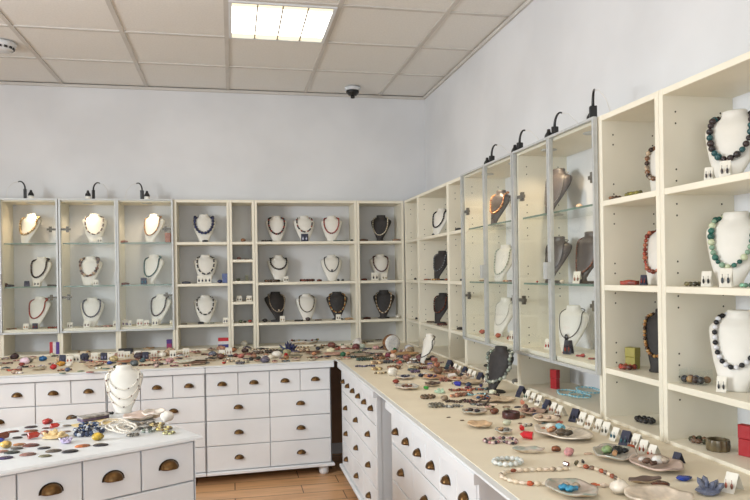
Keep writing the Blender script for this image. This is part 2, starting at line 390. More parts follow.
def dresser(label, loc, rotz, W, D, smalls, rows, top, cup=CUP, foot=(True, True), group='white chests of drawers', name='chest_of_drawers', ov=(.018, .018), lip=.034, off=0., hs=.138):
    """smalls: widths of the top-row drawers; rows: list of column groups per large drawer (numbers of small widths)"""
    t = empty(name, (*loc, 0), rotz); tag(t, label, 'chest of drawers', group)
    st = (W - sum(smalls)) / 2 + off
    lt = lip + .008
    b = MB(); b.box(.002 if ov[0] > 0 else 0, W - (.002 if ov[1] > 0 else 0), .014, D, .075, top - lt - .003)
    b.box(0, st - .003, 0, .02, .078, top - lt - .003); b.box(st + sum(smalls) + .003, W, 0, .02, .078, top - lt - .003)
    b.build('carcass', WHITE, t)
    b = MB(); b.prism([(-ov[0], -.022), (W + ov[1], -.022), (W + ov[1], D), (-ov[0], D)], top - lt, top - .008, .006); b.build('top', WHITE, t)
    b = MB(); b.prism([(-ov[0] * .8, -.018), (W + ov[1] * .8, -.018), (W + ov[1] * .8, D), (-ov[0] * .8, D)], .060, .078, .005); b.build('plinth', WHITE, t)
    zt = top - lt - .005; g = .0022
    xs = [st]
    for w in smalls: xs.append(xs[-1] + w)
    def drawer(x0, x1, z0, z1):
        q = MB(); q.plaque(x0 + g, x1 - g, -.002, .014, z0 + g, z1 - g, .0025); d = q.build('drawer', WHITE, t)
        link('handle', cup, d, ((x0 + x1) / 2, -.002, (z0 + z1) / 2 - .008))
    hb = (zt - hs - .080) / 3
    for i in range(len(smalls)): drawer(xs[i], xs[i + 1], zt - hs, zt)
    for r in range(3):
        z1 = zt - hs - r * hb
        k = 0
        for c in rows: drawer(xs[k], xs[k + c], z1 - hb, z1); k += c
    for x in [q for q, on in ((.045, foot[0]), (W - .045, foot[1])) if on]:
        for y in (.04, D - .06): link('bun_foot', FOOT, t, (x, y, 0))
    return t
TH = .051; ud = np.array([math.cos(TH), math.sin(TH)])
P0 = np.array([.605, 4.362])
def bl(W): return tuple(P0 - ud * W)
dresser('white chest of drawers ending at the corner gap, with a bun foot showing', bl(.772), TH, .772, .45, [.1915] * 4, [2, 2], CT, ov=(-.001, .018), foot=(False, True))
dresser('narrower white chest of drawers behind the white bust on the island', bl(1.332), TH, .558, .45, [.1845] * 3, [1, 2], CT, ov=(-.001, -.001), foot=(False, False))
dresser('white chest of drawers at the back, cut off by the picture edge', bl(2.10), TH, .766, .45, [.1895] * 4, [2, 2], CT, ov=(.018, -.001), foot=(True, False))
dresser('white chest of drawers under the side counter, next to the corner gap', (.665, 4.305), -PI / 2, 1.085, .48, [.1735] * 6, [2, 2, 2], CT)
dresser('white chest of drawers under the side counter, nearest the camera', (.665, 2.915), -PI / 2, 1.085, .48, [.1735] * 6, [2, 2, 2], CT)
IA = math.radians(29.46); ui = np.array([math.cos(IA), math.sin(IA)]); ni = np.array([-ui[1], ui[0]])
IZ = .75
Bp = onZ(202, 435.8, IZ)[:2] + ui * .010
IW, ID = 1.12, .57
il = Bp - ui * (IW + .022) + ni * .026
isl = dresser('white island chest of drawers in the middle of the room, piled with stones', tuple(il), IA, IW, ID, [.1765] * 6, [2, 2, 2], IZ + .008, cup=CUPB, group=None, name='island_chest', lip=.012, off=.026, hs=.130)
# worktops
def worktop(name, label, pts, inner, panels):
    t = empty(name, (0, 0, 0)); tag(t, label, 'countertop')
    b = MB(); b.prism(pts, CT - .0074, CT - .002, .002); b.build('board', WHITE, t)
    b = MB(); b.prism(inner, CT - .0018, CT, .0008); b.build('cream_cover', COVER, t)['label'] = 'cream cloth cover'
    for p in panels: p(t)
    return t
fr = P0 - np.array([-ud[1], ud[0]]) * .024
A0 = fr - ud * 2.2; A1 = fr + ud * .02
def gap_panel(t):
    b = MB(); b.box(.60, 1.1, 4.86, 4.88, .0, CT - .012); b.build('support_panel', BROWNW, t)['label'] = 'dark brown support panel'
    b = MB(); b.plaque(.60, 1.1, 4.85, 4.86, .0, .075, .004); b.build('plinth', WHITE, t)
e0 = A0 + np.array([-ud[1], ud[0]]) * .028; e1 = A1 + np.array([-ud[1], ud[0]]) * .028
worktop('back_counter', 'long cream-covered counter along the back wall, crowded with small jewellery', [tuple(A0), tuple(A1), (A1[0], YB - .003), (A0[0], YB - .003)],
        [tuple(e0), (A1[0], e1[1]), (A1[0], YB - .004), (e0[0], YB - .004)], [gap_panel])
def end_panel(t):
    b = MB(); b.box(.70, 1.5, .62, .65, 0, CT - .01); b.build('support_panel', WHITE, t)
XF = .643; gx = A1[0] + .001
worktop('side_counter', 'cream-covered counter along the side wall, running towards the camera', [(XF, .6), (XR - .003, .6), (XR - .003, YB - .003), (gx, YB - .003), (gx, 4.42), (XF, 4.33)],
        [(XF + .022, .61), (XR - .004, .61), (XR - .004, YB - .004), (gx, YB - .004), (gx, 4.42), (XF + .022, 4.345)], [end_panel])
# ------------------------------------------------------------------ busts and necklaces
BZ = [0., .025, .05, .10, .20, .35, .50, .62, .72, .78, .82, .86, .90, .95, 1.]
BW = [.15, .165, .165, .18, .225, .295, .345, .38, .40, .395, .36, .275, .19, .16, .165]
BW_SLIM = [.14, .15, .12, .12, .17, .245, .31, .36, .39, .39, .355, .275, .19, .165, .17]
BC = [-.13, -.13, -.14, -.14, -.105, -.03, .045, .10, .135, .145, .145, .135, .115, .105, .105]
BD = [.10, .10, .09, .085, .09, .115, .155, .185, .205, .20, .185, .155, .12, .11, .115]
BB = [.10, .10, .05, .02, .0, -.05, -.09, -.12, -.13, -.11, -.07, .0, .08, .11, .115]
def bust_mesh(h, kind, m):
    W = BW if kind == 'broad' else BW_SLIM
    b = MB(); n = 24; rings = []
    for z in np.concatenate([np.linspace(0, .1, 5), np.linspace(.14, .68, 10), np.linspace(.71, .9, 9), [.94, .985, 1.]]):
        w, c, df, db = (np.interp(z, BZ, q) * h for q in (W, BC, BD, BB))
        if z == 1.: w *= .9; df *= .85; db *= .85
        ring = []
        for k in range(n):
            a = 2 * PI * k / n; s_ = math.sin(a)
            ring.append((w * math.cos(a), c + (df if s_ < 0 else db) * s_, z * h))
        rings.append(ring)
    b.loft(rings, 0, True)
    return b.mesh('necklace_bust', m)
def bust_y(x, z, h, slim, back=False):
    w, c, df, db = (np.interp(z, BZ, q) for q in (BW_SLIM if slim else BW, BC, BD, BB))
    r = math.sqrt(max(0, 1 - min(1, abs(x) / w) ** 2))
    return c + (db * r if back else -df * r)
BMESH = {}
BM = {'white': WBUST, 'black': KBUST, 'grey': GBUST}
def bust(loc, h, rotz, colour, label, slim=False, group='necklace display busts', foot=None):
    key = (colour, slim, round(h, 3))
    if key not in BMESH: BMESH[key] = bust_mesh(h, 'slim' if slim else 'broad', BM[colour])
    if foot is None: foot = colour != 'white'
    if foot:
        t = empty('necklace_bust', loc, rotz); link('bust_form', BMESH[key], t)
        b = MB(); b.lathe([(0, 0), (.21 * h, 0), (.21 * h, .018 * h), (.16 * h, .04 * h), (0, .04 * h)], 20, (0, -.02 * h, 0), sy=.8); b.build('base', BM[colour], t)
    else:
        t = link('necklace_bust', BMESH[key], None, loc, (0, 0, rotz))
    return tag(t, label, 'display bust', group)
def bust_path(h, slim, zb, zt, A, r, n=110, vee=0.):
    """necklace line: a U on the chest from one side of the neck to the other, then round the back of the neck"""
    P = []; T = 1.92
    def front(u):
        a = T * u; z = zb + (.878 - zb) * (1 - math.cos(a)) / (1 - math.cos(T)); x = A * math.sin(a) * (1 - vee * (1 - abs(u)))
        e = .012; y = bust_y(x, z, h, slim)
        gx = (bust_y(x + e, z, h, slim) - bust_y(x - e, z, h, slim)) / (2 * e); gz = (bust_y(x, z + e, h, slim) - bust_y(x, z - e, h, slim)) / (2 * e)
        nv = Vector((max(-2.5, min(2.5, gx)), -1, max(-2.5, min(2.5, gz)))).normalized() * (1.05 * r / h)
        return x + nv.x, y + nv.y, z + nv.z
    for k in range(n + 1): P.append(Vector(front(-1 + 2 * k / n)) * h)
    xe, ye, ze = front(1.)
    c, db = np.interp(.95, BZ, BC), np.interp(.95, BZ, BB)
    for k in range(1, 16):
        q = PI * k / 16; P.append(Vector((xe * math.cos(q), ye + (c + db + r / h - ye) * math.sin(q) ** .7, ze + .05 * math.sin(q))) * h)
    return P
def resample(P, step, closed):
    Q = P + [P[0]] if closed else P
    d = [0.]
    for a, c in zip(Q, Q[1:]): d.append(d[-1] + (c - a).length)
    n = max(2, int(round(d[-1] / step)))
    ts = np.linspace(0, d[-1], n + (1 if not closed else 1))
    out = [Vector([float(np.interp(t, d, [q[i] for q in Q])) for i in range(3)]) for t in ts]
    return out[:-1] if closed else out
def beads(path, r, pat, closed=True, gap=1.0, n=7, prof=((-.92, .38), (-.6, .8), (0, 1.), (.6, .8), (.92, .38)), stretch=1., vary=0., seed=1):
    """a bead string as one continuous bumpy surface; pat = material index per bead"""
    b = MB(); q = random.Random(seed)
    C = resample([Vector(p) for p in path], 2 * r * stretch * gap, closed)
    K = len(C); rings_p = []; rad = []; mi = []
    for i in range(K):
        t = (C[(i + 1) % K] - C[i - 1]) if closed else (C[min(i + 1, K - 1)] - C[max(i - 1, 0)])
        if t.length > 0: t.normalize()
        rr = r * (1 + q.uniform(-vary, vary))
        for (a, s_) in prof:
            rings_p.append(C[i] + t * (a * r * stretch)); rad.append(max(.0006, rr * s_)); mi.append(pat(i) if callable(pat) else pat[i % len(pat)])
    P = rings_p; Kr = len(P); nx = None; rings = []
    for i in range(Kr):
        t = (P[(i + 1) % Kr] - P[i - 1]) if closed else (P[min(i + 1, Kr - 1)] - P[max(i - 1, 0)])
        t = t.normalized() if t.length > 1e-9 else Vector((0, 0, 1))
        nx = t.orthogonal().normalized() if nx is None else (nx - t * nx.dot(t)).normalized()
        bb = t.cross(nx)
        rings.append([tuple(P[i] + (nx * math.cos(2 * PI * k / n) + bb * math.sin(2 * PI * k / n)) * rad[i]) for k in range(n)])
    b.loft(rings, mi, True, closed=closed)
    return b
BALL = {}
def ball(m, oval=False):
    k = (m.name, oval)
    if k not in BALL:
        b = MB(); b.ell((0, 0, 0), (1, 1, 1.25 if oval else 1), 14, 11); BALL[k] = b.mesh('bead', m)
    return BALL[k]
def necklace(loc, h, rotz, slim, cols, label, zb=.43, zt=.89, A=.22, r=.006, vee=0., gap=1., pendant=None, parts=False, stretch=1., vary=0., group='necklaces worn by busts', pat=None):
    ms = [c if hasattr(c, 'node_tree') else stone(c) for c in cols]
    P = bust_path(h, slim, zb - .11, zt, A + .055, r, vee=vee)
    pt = pat or list(range(len(ms)))
    if parts:
        t = empty('necklace', loc, rotz)
        b = MB(); b.tube(resample(P, .008, True), .0012, 6, closed=True); b.build('string', mat('cord', (60, 52, 44), .8), t)
        C = resample(P, 2 * r * stretch * gap, True)
        for i, c in enumerate(C):
            rr = r * (1 + rnd.uniform(-vary, vary)); k = pt[i % len(pt)]
            d = C[(i + 1) % len(C)] - C[i - 1]
            o = link('bead', ball(ms[k]), t, c); o.scale = (rr, rr, rr * stretch * .98); o.rotation_mode = 'QUATERNION'; o.rotation_quaternion = d.to_track_quat('Z', 'Y')
    else:
        b = beads(P, r, pt, True, gap, 7, stretch=stretch, vary=vary)
        if pendant:
            k, pw, ph = pendant; y = (bust_y(0, zb - ph / h / 2, h, slim)) * h - .006
            b.ell((0, y, zb * h - ph * .6), (pw / 2, .004, ph / 2), 10, 8, k)
        t = b.build('necklace', ms, None, loc, rotz)
    return tag(t, label, 'necklace', group)
ROW = ('top', 'middle', 'bottom')
UN = {'G1': 'first back-wall glass cabinet', 'G2': 'second back-wall glass cabinet', 'G3': 'third back-wall glass cabinet', 'A': 'unit beside glass doors',
      'C': 'wide open unit', 'D': 'corner unit', 'R2': 'side-wall bay near corner', 'K1': 'side-wall glass cabinet nearer corner', 'K2': 'second side-wall glass cabinet',
      'S1': 'bay beside glass doors', 'S2': 'large end bay'}
def dress(unit_, row, u, h, deg, bc, cols, desc, slim=False, back=True, off=None, **k):
    if unit_ == 'R2': off = 1.425
    """a bust on a shelf and the necklace it wears"""
    z = SH[row] + .0005
    if back: p = onY(u, 260, off or 5.365)
    else: p = onX(u, 260, off or 1.455)
    loc = (p[0], p[1], z); rz = math.radians(deg)
    where = '%s shelf, %s' % (ROW[row], UN[unit_])
    bust(loc, h, rz, bc, '%s display bust wearing %s, %s' % (bc, desc, where), slim)
    necklace(loc, h, rz, slim, cols, '%s on %s bust, %s' % (desc, bc, where), **k)
BLK, DBR, RED, GLD, NVY, PRL, AMB, TEA = (28, 26, 28), (66, 40, 32), (168, 44, 34), (196, 158, 96), (36, 40, 78), (234, 226, 208), (190, 120, 52), (34, 92, 90)
dress('G1', 0, 29.5, .215, -32, 'white', [(206, 176, 128), (186, 150, 100), (226, 204, 160)], 'wide beige and gold beads', r=.009, zb=.40, A=.27)
dress('G1', 1, 39.5, .21, -24, 'white', [DBR, BLK], 'dark brown beads', r=.007, zb=.40)
dress('G1', 2, 37, .225, -26, 'white', [(196, 76, 52), (170, 50, 38)], 'coral red beads', r=.0055, zb=.42)
dress('G2', 0, 95, .215, 6, 'white', [DBR, PRL, (96, 60, 48)], 'pearl and brown beads', r=.006, zb=.40)
dress('G2', 1, 89.5, .21, -8, 'white', [(132, 84, 52), (196, 170, 140), (92, 66, 50)], 'large amber-brown stones', r=.0115, zb=.42, vary=.25)
dress('G2', 2, 91, .21, 0, 'white', [(70, 60, 78), (52, 44, 60)], 'dusky purple beads', r=.006, zb=.44)
dress('G3', 0, 153, .215, -28, 'white', [(196, 130, 60), (60, 42, 32), (214, 160, 84)], 'amber and black beads', r=.0055, zb=.36)
dress('G3', 1, 152, .22, -32, 'white', [(38, 84, 80), (58, 100, 92)], 'teal beads', r=.006, zb=.36)
dress('G3', 2, 158.5, .225, -34, 'white', [(48, 34, 32), (76, 52, 46)], 'dark mahogany beads', r=.0065, zb=.40)
dress('A', 0, 204.5, .215, 0, 'white', [(32, 36, 78), (44, 50, 96)], 'thick navy strands', r=.012, zb=.42, A=.23)
dress('A', 1, 205.5, .215, 3, 'white', [(30, 32, 52), PRL], 'black beads with white spacers', r=.0065, zb=.42, pat=[0, 0, 1])
dress('A', 2, 204.5, .21, 0, 'white', [BLK, (214, 212, 210), BLK], 'black beads with silver spacers', r=.006, zb=.42)
dress('C', 0, 277, .205, 0, 'white', [BLK, (60, 34, 30), RED], 'black and garnet beads', r=.0078, zb=.40)
dress('C', 0, 305, .205, 0, 'white', [BLK, PRL, (160, 60, 56), (70, 76, 74)], 'mixed black and white beads', r=.0065, zb=.48)
dress('C', 0, 332, .205, -10, 'white', [(186, 70, 62), (204, 98, 84), (150, 44, 44)], 'coral pink beads', r=.0062, zb=.42, vee=.1)
dress('C', 1, 278.5, .205, 4, 'white', [BLK, (56, 48, 40)], 'short black collar beads', r=.0075, zb=.58, A=.23)
dress('C', 1, 331.5, .205, -4, 'white', [(52, 56, 66), (40, 42, 50)], 'thin slate beads with drop', r=.0042, zb=.46, vee=.2, pendant=(0, .012, .02))
dress('C', 2, 276, .225, 22, 'black', [(206, 190, 166), (176, 150, 120)], 'loose pale bead strand', slim=True, r=.0042, zb=.42, pendant=(0, .014, .02))
dress('C', 2, 306, .205, 0, 'white', [(84, 76, 56), (160, 134, 84), BLK], 'fine olive-gold beads', r=.0045, zb=.42)
dress('C', 2, 336.5, .215, -6, 'black', [AMB, (222, 196, 140), (92, 60, 40)], 'amber and cream beads', slim=True, r=.0068, zb=.36)
dress('D', 0, 381, .21, -24, 'black', [(228, 218, 196), (206, 190, 160)], 'cream pearl strand', slim=True, r=.0048, zb=.34)
dress('D', 1, 380.5, .205, 0, 'white', [(96, 38, 36), (72, 30, 32)], 'dark red beads', r=.006, zb=.44)
dress('D', 2, 383, .22, -18, 'black', [(210, 186, 150), (160, 120, 80), (232, 220, 200)], 'long gold and cream strand', slim=True, r=.0048, zb=.30, vee=.2)
dress('R2', 0, 440, .195, -66, 'white', [BLK, (50, 52, 60)], 'dark chain', back=False, r=.006, zb=.42)
dress('R2', 1, 440, .205, -66, 'black', [(150, 152, 156), (90, 92, 98)], 'silver bead strand', slim=True, back=False, r=.0045, zb=.42)
dress('R2', 2, 440, .21, -66, 'black', [(120, 62, 44), (84, 44, 34)], 'reddish brown beads', slim=True, back=False, r=.006, zb=.46)
dress('K1', 0, 499, .20, -75, 'grey', [mat('copper_chain', (214, 130, 84), .25, .6), (240, 190, 130)], 'copper and peach chain', slim=True, back=False, r=.006, zb=.46)
dress('K1', 1, 503, .20, -70, 'white', [(206, 212, 196), (170, 176, 160)], 'pale silver-green strands', back=False, r=.004, zb=.30)
dress('K1', 2, 502, .21, -75, 'white', [(196, 190, 180), (220, 214, 204)], 'very fine pale cord', back=False, r=.002, zb=.40)
dress('K2', 0, 556, .215, -76, 'grey', [(206, 200, 190), (120, 104, 92)], 'thin steel cord', slim=True, back=False, r=.0018, zb=.30)
dress('K2', 1, 555, .21, -76, 'grey', [(70, 60, 58), (44, 40, 40)], 'thin black cord', slim=True, back=False, r=.0018, zb=.34)
dress('K2', 1, 588, .215, -78, 'grey', [(150, 86, 60), (112, 66, 50)], 'brown cord with shell beads', slim=True, back=False, r=.004, zb=.30)
dress('K2', 2, 570, .2, -62, 'white', [(40, 36, 36), (60, 52, 48)], 'black cord with red pendant', back=False, r=.0022, zb=.40, pendant=(0, .02, .03))
dress('S1', 0, 664, .19, -76, 'white', [(150, 104, 72), (64, 46, 38), (206, 180, 150)], 'brown mother-of-pearl pieces', back=False, r=.009, zb=.40, slim=True)
dress('S1', 1, 662, .205, -74, 'white', [(176, 74, 50), (206, 120, 88), (140, 52, 38)], 'coral chips', back=False, r=.008, zb=.32, vary=.3)
dress('S1', 2, 661, .215, -66, 'black', [(212, 160, 92), (180, 122, 66), (92, 62, 40)], 'amber bead strand', slim=True, back=False, r=.0062, zb=.36, parts=True)
dress('S2', 0, 734, .215, -58, 'white', [(38, 92, 96), (58, 44, 44), (46, 40, 42), (150, 150, 144)], 'large teal and dark brown stones', back=False, off=1.45, r=.0096, zb=.40, A=.195, parts=True, vary=.15, pat=[0, 1, 1, 2, 0, 1, 2, 0])
dress('S2', 1, 734, .22, -58, 'white', [(34, 96, 84), (160, 196, 166), (206, 214, 178), (60, 128, 112)], 'green agate beads', back=False, off=1.45, r=.0088, zb=.36, A=.195, parts=True, vary=.22, pat=[0, 1, 2, 3, 0, 2, 1, 1, 3])
dress('S2', 2, 737, .23, -58, 'white', [(22, 22, 28), (226, 226, 230)], 'black and crystal beads', back=False, off=1.44, r=.0076, zb=.40, A=.195, parts=True, pat=[0, 1])
# busts on the counters and on the island
def counter_bust(u, v, h, deg, bc, cols, blabel, nlabel, slim=True, z=CT, **k):
    p = onZ(u, v, z); loc = (p[0], p[1], z + .0005)
    bust(loc, h, math.radians(deg), bc, blabel, slim, group=None); necklace(loc, h, math.radians(deg), slim, cols, nlabel, group=None, **k)
counter_bust(427, 364, .18, -84, 'white', [BLK], 'slim white bust standing in the corner of the side counter', 'double black cord on the slim white counter bust', r=.003, zb=.34, A=.3)
counter_bust(498, 392, .205, -74, 'black', [mat('verdigris_coins', (150, 160, 146), .35, .5), (196, 200, 186), (110, 116, 108)], 'black display bust standing on the side counter', 'necklace of silvery green discs on the black counter bust', r=.009, zb=.34, A=.3, gap=1.05)
ip = onZ(124, 412, IZ)
iloc = (ip[0], ip[1], IZ + .0005)
bust(iloc, .178, math.radians(4), 'white', 'white display bust standing on the island among pearls', False, group=None)
for j, (zb, A) in enumerate(((.50, .30), (.30, .33), (.14, .34))):
    P = bust_path(.178, False, zb, .80, A, .004)
    b = beads(P, .0028, lambda i: 1 if i % 6 == 0 else 0, True, 1.4, 6)
    t = b.build('necklace', [mat('pearl', (240, 232, 218), .2, coat=.4), stone((120, 84, 72))], None, iloc, math.radians(4))
    tag(t, ('shortest', 'middle', 'longest')[j] + ' pearl strand with brown beads on the island bust', 'necklace', 'pearl strands on the island bust')
# ------------------------------------------------------------------ small goods
def real(px, p): return px / ppm(p)
def rot3(rz, tilt=0.): return Matrix.Rotation(rz, 3, 'Z') @ Matrix.Rotation(tilt, 3, 'X')
def m_card(w, h, lean):
    """folded tent card with a pair of drop earrings"""
    b = MB(); d = h * lean
    b.add([(-w / 2, -d * .5, 0), (w / 2, -d * .5, 0), (w / 2, 0, h), (-w / 2, 0, h), (-w / 2, d * .5, 0), (w / 2, d * .5, 0),
           (-w / 2, -d * .5 + .0012, 0), (w / 2, -d * .5 + .0012, 0), (w / 2, 0, h - .002), (-w / 2, 0, h - .002), (-w / 2, d * .5 - .0012, 0), (w / 2, d * .5 - .0012, 0)],
          [(0, 1, 2, 3), (3, 2, 5, 4), (9, 8, 7, 6), (10, 11, 8, 9), (0, 6, 7, 1), (4, 5, 11, 10), (0, 3, 9, 6), (3, 4, 10, 9), (1, 7, 8, 2), (2, 8, 11, 5)])
    return b
def card(loc, rotz, w, h, dark, ear, label, group, lean=.42):
    t = empty('earring_card', loc, rotz); tag(t, label, 'earring card', group)
    m_card(w, h, lean).build('card', DCARD if dark else CARD, t)
    for sx in (-1, 1):
        b = MB(); z = h * .36; y = -h * lean * .5 * (1 - z / h) - .0035
        b.ell((sx * w * .24, y, z), (w * .12, .003, h * .17), 8, 6); b.tube([(sx * w * .24, y + .001, z + h * .15), (sx * w * .24, y + .0005, z + h * .34)], .0007, 5)
        b.build('earring', stone(ear) if not hasattr(ear, 'node_tree') else ear, t)
    return t
def bracelet(loc, R, r, cols, label, group=None, sq=1., rotz=0., tilt=0., flat=False):
    ms = [stone(c) for c in cols]
    P = [Vector((R * math.cos(a), R * sq * math.sin(a), r)) for a in np.linspace(0, 2 * PI, 40, endpoint=False)]
    b = beads(P, r, list(range(len(ms))), True, 1.0, 7, vary=.08, prof=((-.9, .45), (-.55, .85), (0, 1.), (.55, .85), (.9, .45)))
    t = b.build('bead_bracelet', ms, None, loc, rotz)
    return tag(t, label, 'bracelet', group)
def bangle(loc, R, h, rgb, label, ribs=0, rgb2=None, group=None):
    b = MB(); n = 40; rings = []
    for (rr, z) in ((.80, 0), (.97, 0), (1., .2), (1.02, .5), (1., .8), (.97, 1), (.80, 1), (.78, .5)):
        ring = []
        for k in range(n):
            a = 2 * PI * k / n; e = 1 + (.03 * (1 if (k // 2) % 2 else -1) if ribs and rr > .9 else 0)
            ring.append((R * rr * e * math.cos(a), R * rr * e * math.sin(a), h * z))
        rings.append(ring)
    b.loft(rings, 0, not ribs, closed=True)
    t = b.build('bangle', mat('bangle_%d_%d_%d' % rgb, rgb, .35, rgb2=rgb2 or tuple(x * .7 for x in rgb), scale=40), None, loc)
    return tag(t, label, 'bangle', group)
def shell_dish(loc, a, bb, hgt, rotz, label, inner=PEARLI, outer=SHELLO, seed=0, group=None, tilt=0., name='shell_dish'):
    q = random.Random(seed); p1, p2 = q.uniform(0, 6.28), q.uniform(0, 6.28); n = 36
    def rim(t): return 1 + .10 * math.cos(t + p1) + .05 * math.sin(2 * t + p2) + .025 * math.sin(7 * t + p1)
    b = MB(); rings = []; mi = []
    for rho in (.05, .3, .55, .75, .9, 1.):
        rings.append([(a * rho * rim(t) * math.cos(t), bb * rho * rim(t) * math.sin(t), hgt * (.16 + .84 * rho ** 2.2) + hgt * .10 * rho * math.sin(5 * t + p2)) for t in (2 * PI * k / n for k in range(n))]); mi.append(0)
    for rho in (1.01, .9, .7, .45, .2):
        rings.append([(a * rho * rim(t) * math.cos(t), bb * rho * rim(t) * math.sin(t), max(0., hgt * (.84 * rho ** 2.2 - .09) + hgt * .10 * rho * math.sin(5 * t + p2))) for t in (2 * PI * k / n for k in range(n))]); mi.append(1)
    b.loft(rings, mi, True)
    t = b.build(name, [inner, outer], None, loc); t.rotation_euler = (tilt, 0, rotz)
    return tag(t, label, 'shell dish', group)
def lump(loc, a, bb, c, rgb, label, name='tumbled_stone', cat='stone', seed=0, rough=.12, rotz=0., group=None, m=None, sm=True):
    b = MB(); b.ell((0, 0, c * .93), (a, bb, c), 12, 8, 0, rough, seed, sm=sm)
    t = b.build(name, m or stone(rgb), None, loc, rotz)
    return tag(t, label, cat, group)
def cabochon(loc, a, bb, rgb, label, rotz=0., group=None):
    b = MB(); n = 22; c = bb * .34; rings = []
    for s_, z in ((1., 0), (1.03, .22), (.97, .5), (.8, .78), (.5, .95), (.15, 1.)): rings.append([(a * s_ * math.cos(2 * PI * k / n), bb * s_ * math.sin(2 * PI * k / n), c * z) for k in range(n)])
    b.loft(rings, 0, True)
    t = b.build('cabochon', stone(rgb, .12), None, loc, rotz)
    return tag(t, label, 'polished stone', group)
def crystal(b, base, d, L, r, mi=0, n=6):
    d = Vector(d).normalized(); x = d.orthogonal().normalized(); y = d.cross(x); base = Vector(base); rings = []
    for s_, q in ((0, .9), (.02, 1.), (.74, .92), (1., .06)): rings.append([tuple(base + d * L * s_ + (x * math.cos(2 * PI * k / n) + y * math.sin(2 * PI * k / n)) * r * q) for k in range(n)])
    b.loft(rings, mi, False)
def cluster(loc, w, h, rgb, label, k=9, seed=1, name='crystal_cluster', m=None, cat='crystal', spread=1.1, group=None, rgb2=None):
    q = random.Random(seed); b = MB(); b.ell((0, 0, h * .22), (w * .5, w * .36, h * .25), 12, 7, 0, .12, seed, sm=False)
    for i in range(k):
        a = 2 * PI * i / k + q.uniform(-.3, .3); e = q.uniform(.1, spread)
        crystal(b, (w * .25 * e * math.cos(a), w * .18 * e * math.sin(a), h * .15), (math.cos(a) * e, math.sin(a) * e, q.uniform(.7, 1.1)), h * q.uniform(.6, 1.), w * q.uniform(.07, .12))
    t = b.build(name, m or mat('crystal_%d_%d_%d' % rgb, rgb, .12, rgb2=rgb2, scale=50), None, loc, q.uniform(0, 3))
    return tag(t, label, cat, group)
def strand(pts, r, cols, label, closed=False, z=CT, name='bead_strand', group=None, stretch=1., vary=.15, pat=None, zoff=0., step=24):
    """bead strand lying on a surface through the given points (Catmull-Rom)"""
    Q = [Vector((p[0], p[1], z + r + zoff)) for p in pts]; n = len(Q); P = []
    for i in range(n if closed else n - 1):
        g = lambda k: Q[k % n] if closed else Q[min(max(k, 0), n - 1)]
        a, b_, c, d = g(i - 1), g(i), g(i + 1), g(i + 2)
        for s_ in range(step):
            t = s_ / step; P.append(.5 * ((2 * b_) + (c - a) * t + (2 * a - 5 * b_ + 4 * c - d) * t * t + (3 * b_ - a - 3 * c + d) * t ** 3))
    if not closed: P.append(Q[-1])
    ms = [c if hasattr(c, 'node_tree') else stone(c) for c in cols]
    c0 = sum(P, Vector()) / len(P); c0.z = z
    b = beads([p - c0 for p in P], r, pat or list(range(len(ms))), closed, 1., 7, vary=vary, stretch=stretch)
    return tag(b.build(name, ms, None, c0), label, 'bead strand', group)
def box_item(loc, w, d, h, cols, label, name='jewellery_box', cat='box', rotz=0., dirn='x', group=None):
    t = empty(name, loc, rotz); tag(t, label, cat, group)
    if len(cols) == 1:
        b = MB(); b.plaque(-w / 2, w / 2, -d / 2, d / 2, 0, h * .55, .001); b.build('tray', stone(cols[0], .5, .9), t)
        b = MB(); b.plaque(-w / 2 - .001, w / 2 + .001, -d / 2 - .001, d / 2 + .001, h * .56, h, .0015); b.build('lid', stone(cols[0], .5, .9), t)
    else:
        n = len(cols)
        for i, c in enumerate(cols):
            b = MB()
            if dirn == 'x': b.plaque(-w / 2 + w * i / n, -w / 2 + w * (i + 1) / n, -d / 2, d / 2, 0, h, .0008)
            else: b.plaque(-w / 2, w / 2, -d / 2, d / 2, h * i / n, h * (i + 1) / n, .0008)
            b.build('band', stone(c, .5, .95), t)['label'] = ('dark' if sum(c) < 250 else 'coloured' if max(c) - min(c) > 60 else 'pale') + ' band'
    return t
CNAME = [((30, 28, 30), 'black'), ((70, 44, 34), 'dark brown'), ((120, 80, 56), 'brown'), ((170, 50, 40), 'red'), ((200, 110, 60), 'orange'), ((220, 190, 140), 'tan'), ((238, 230, 215), 'white'),
         ((40, 46, 90), 'navy'), ((60, 110, 170), 'blue'), ((50, 100, 80), 'green'), ((150, 160, 140), 'grey-green'), ((130, 130, 132), 'grey'), ((120, 80, 120), 'purple'), ((205, 150, 150), 'pink'), ((210, 180, 60), 'yellow'), ((60, 170, 190), 'turquoise'), ((140, 50, 60), 'dark red')]
def cname(c): return min(CNAME, key=lambda q: sum((a - b_) ** 2 for a, b_ in zip(q[0], c)))[1]
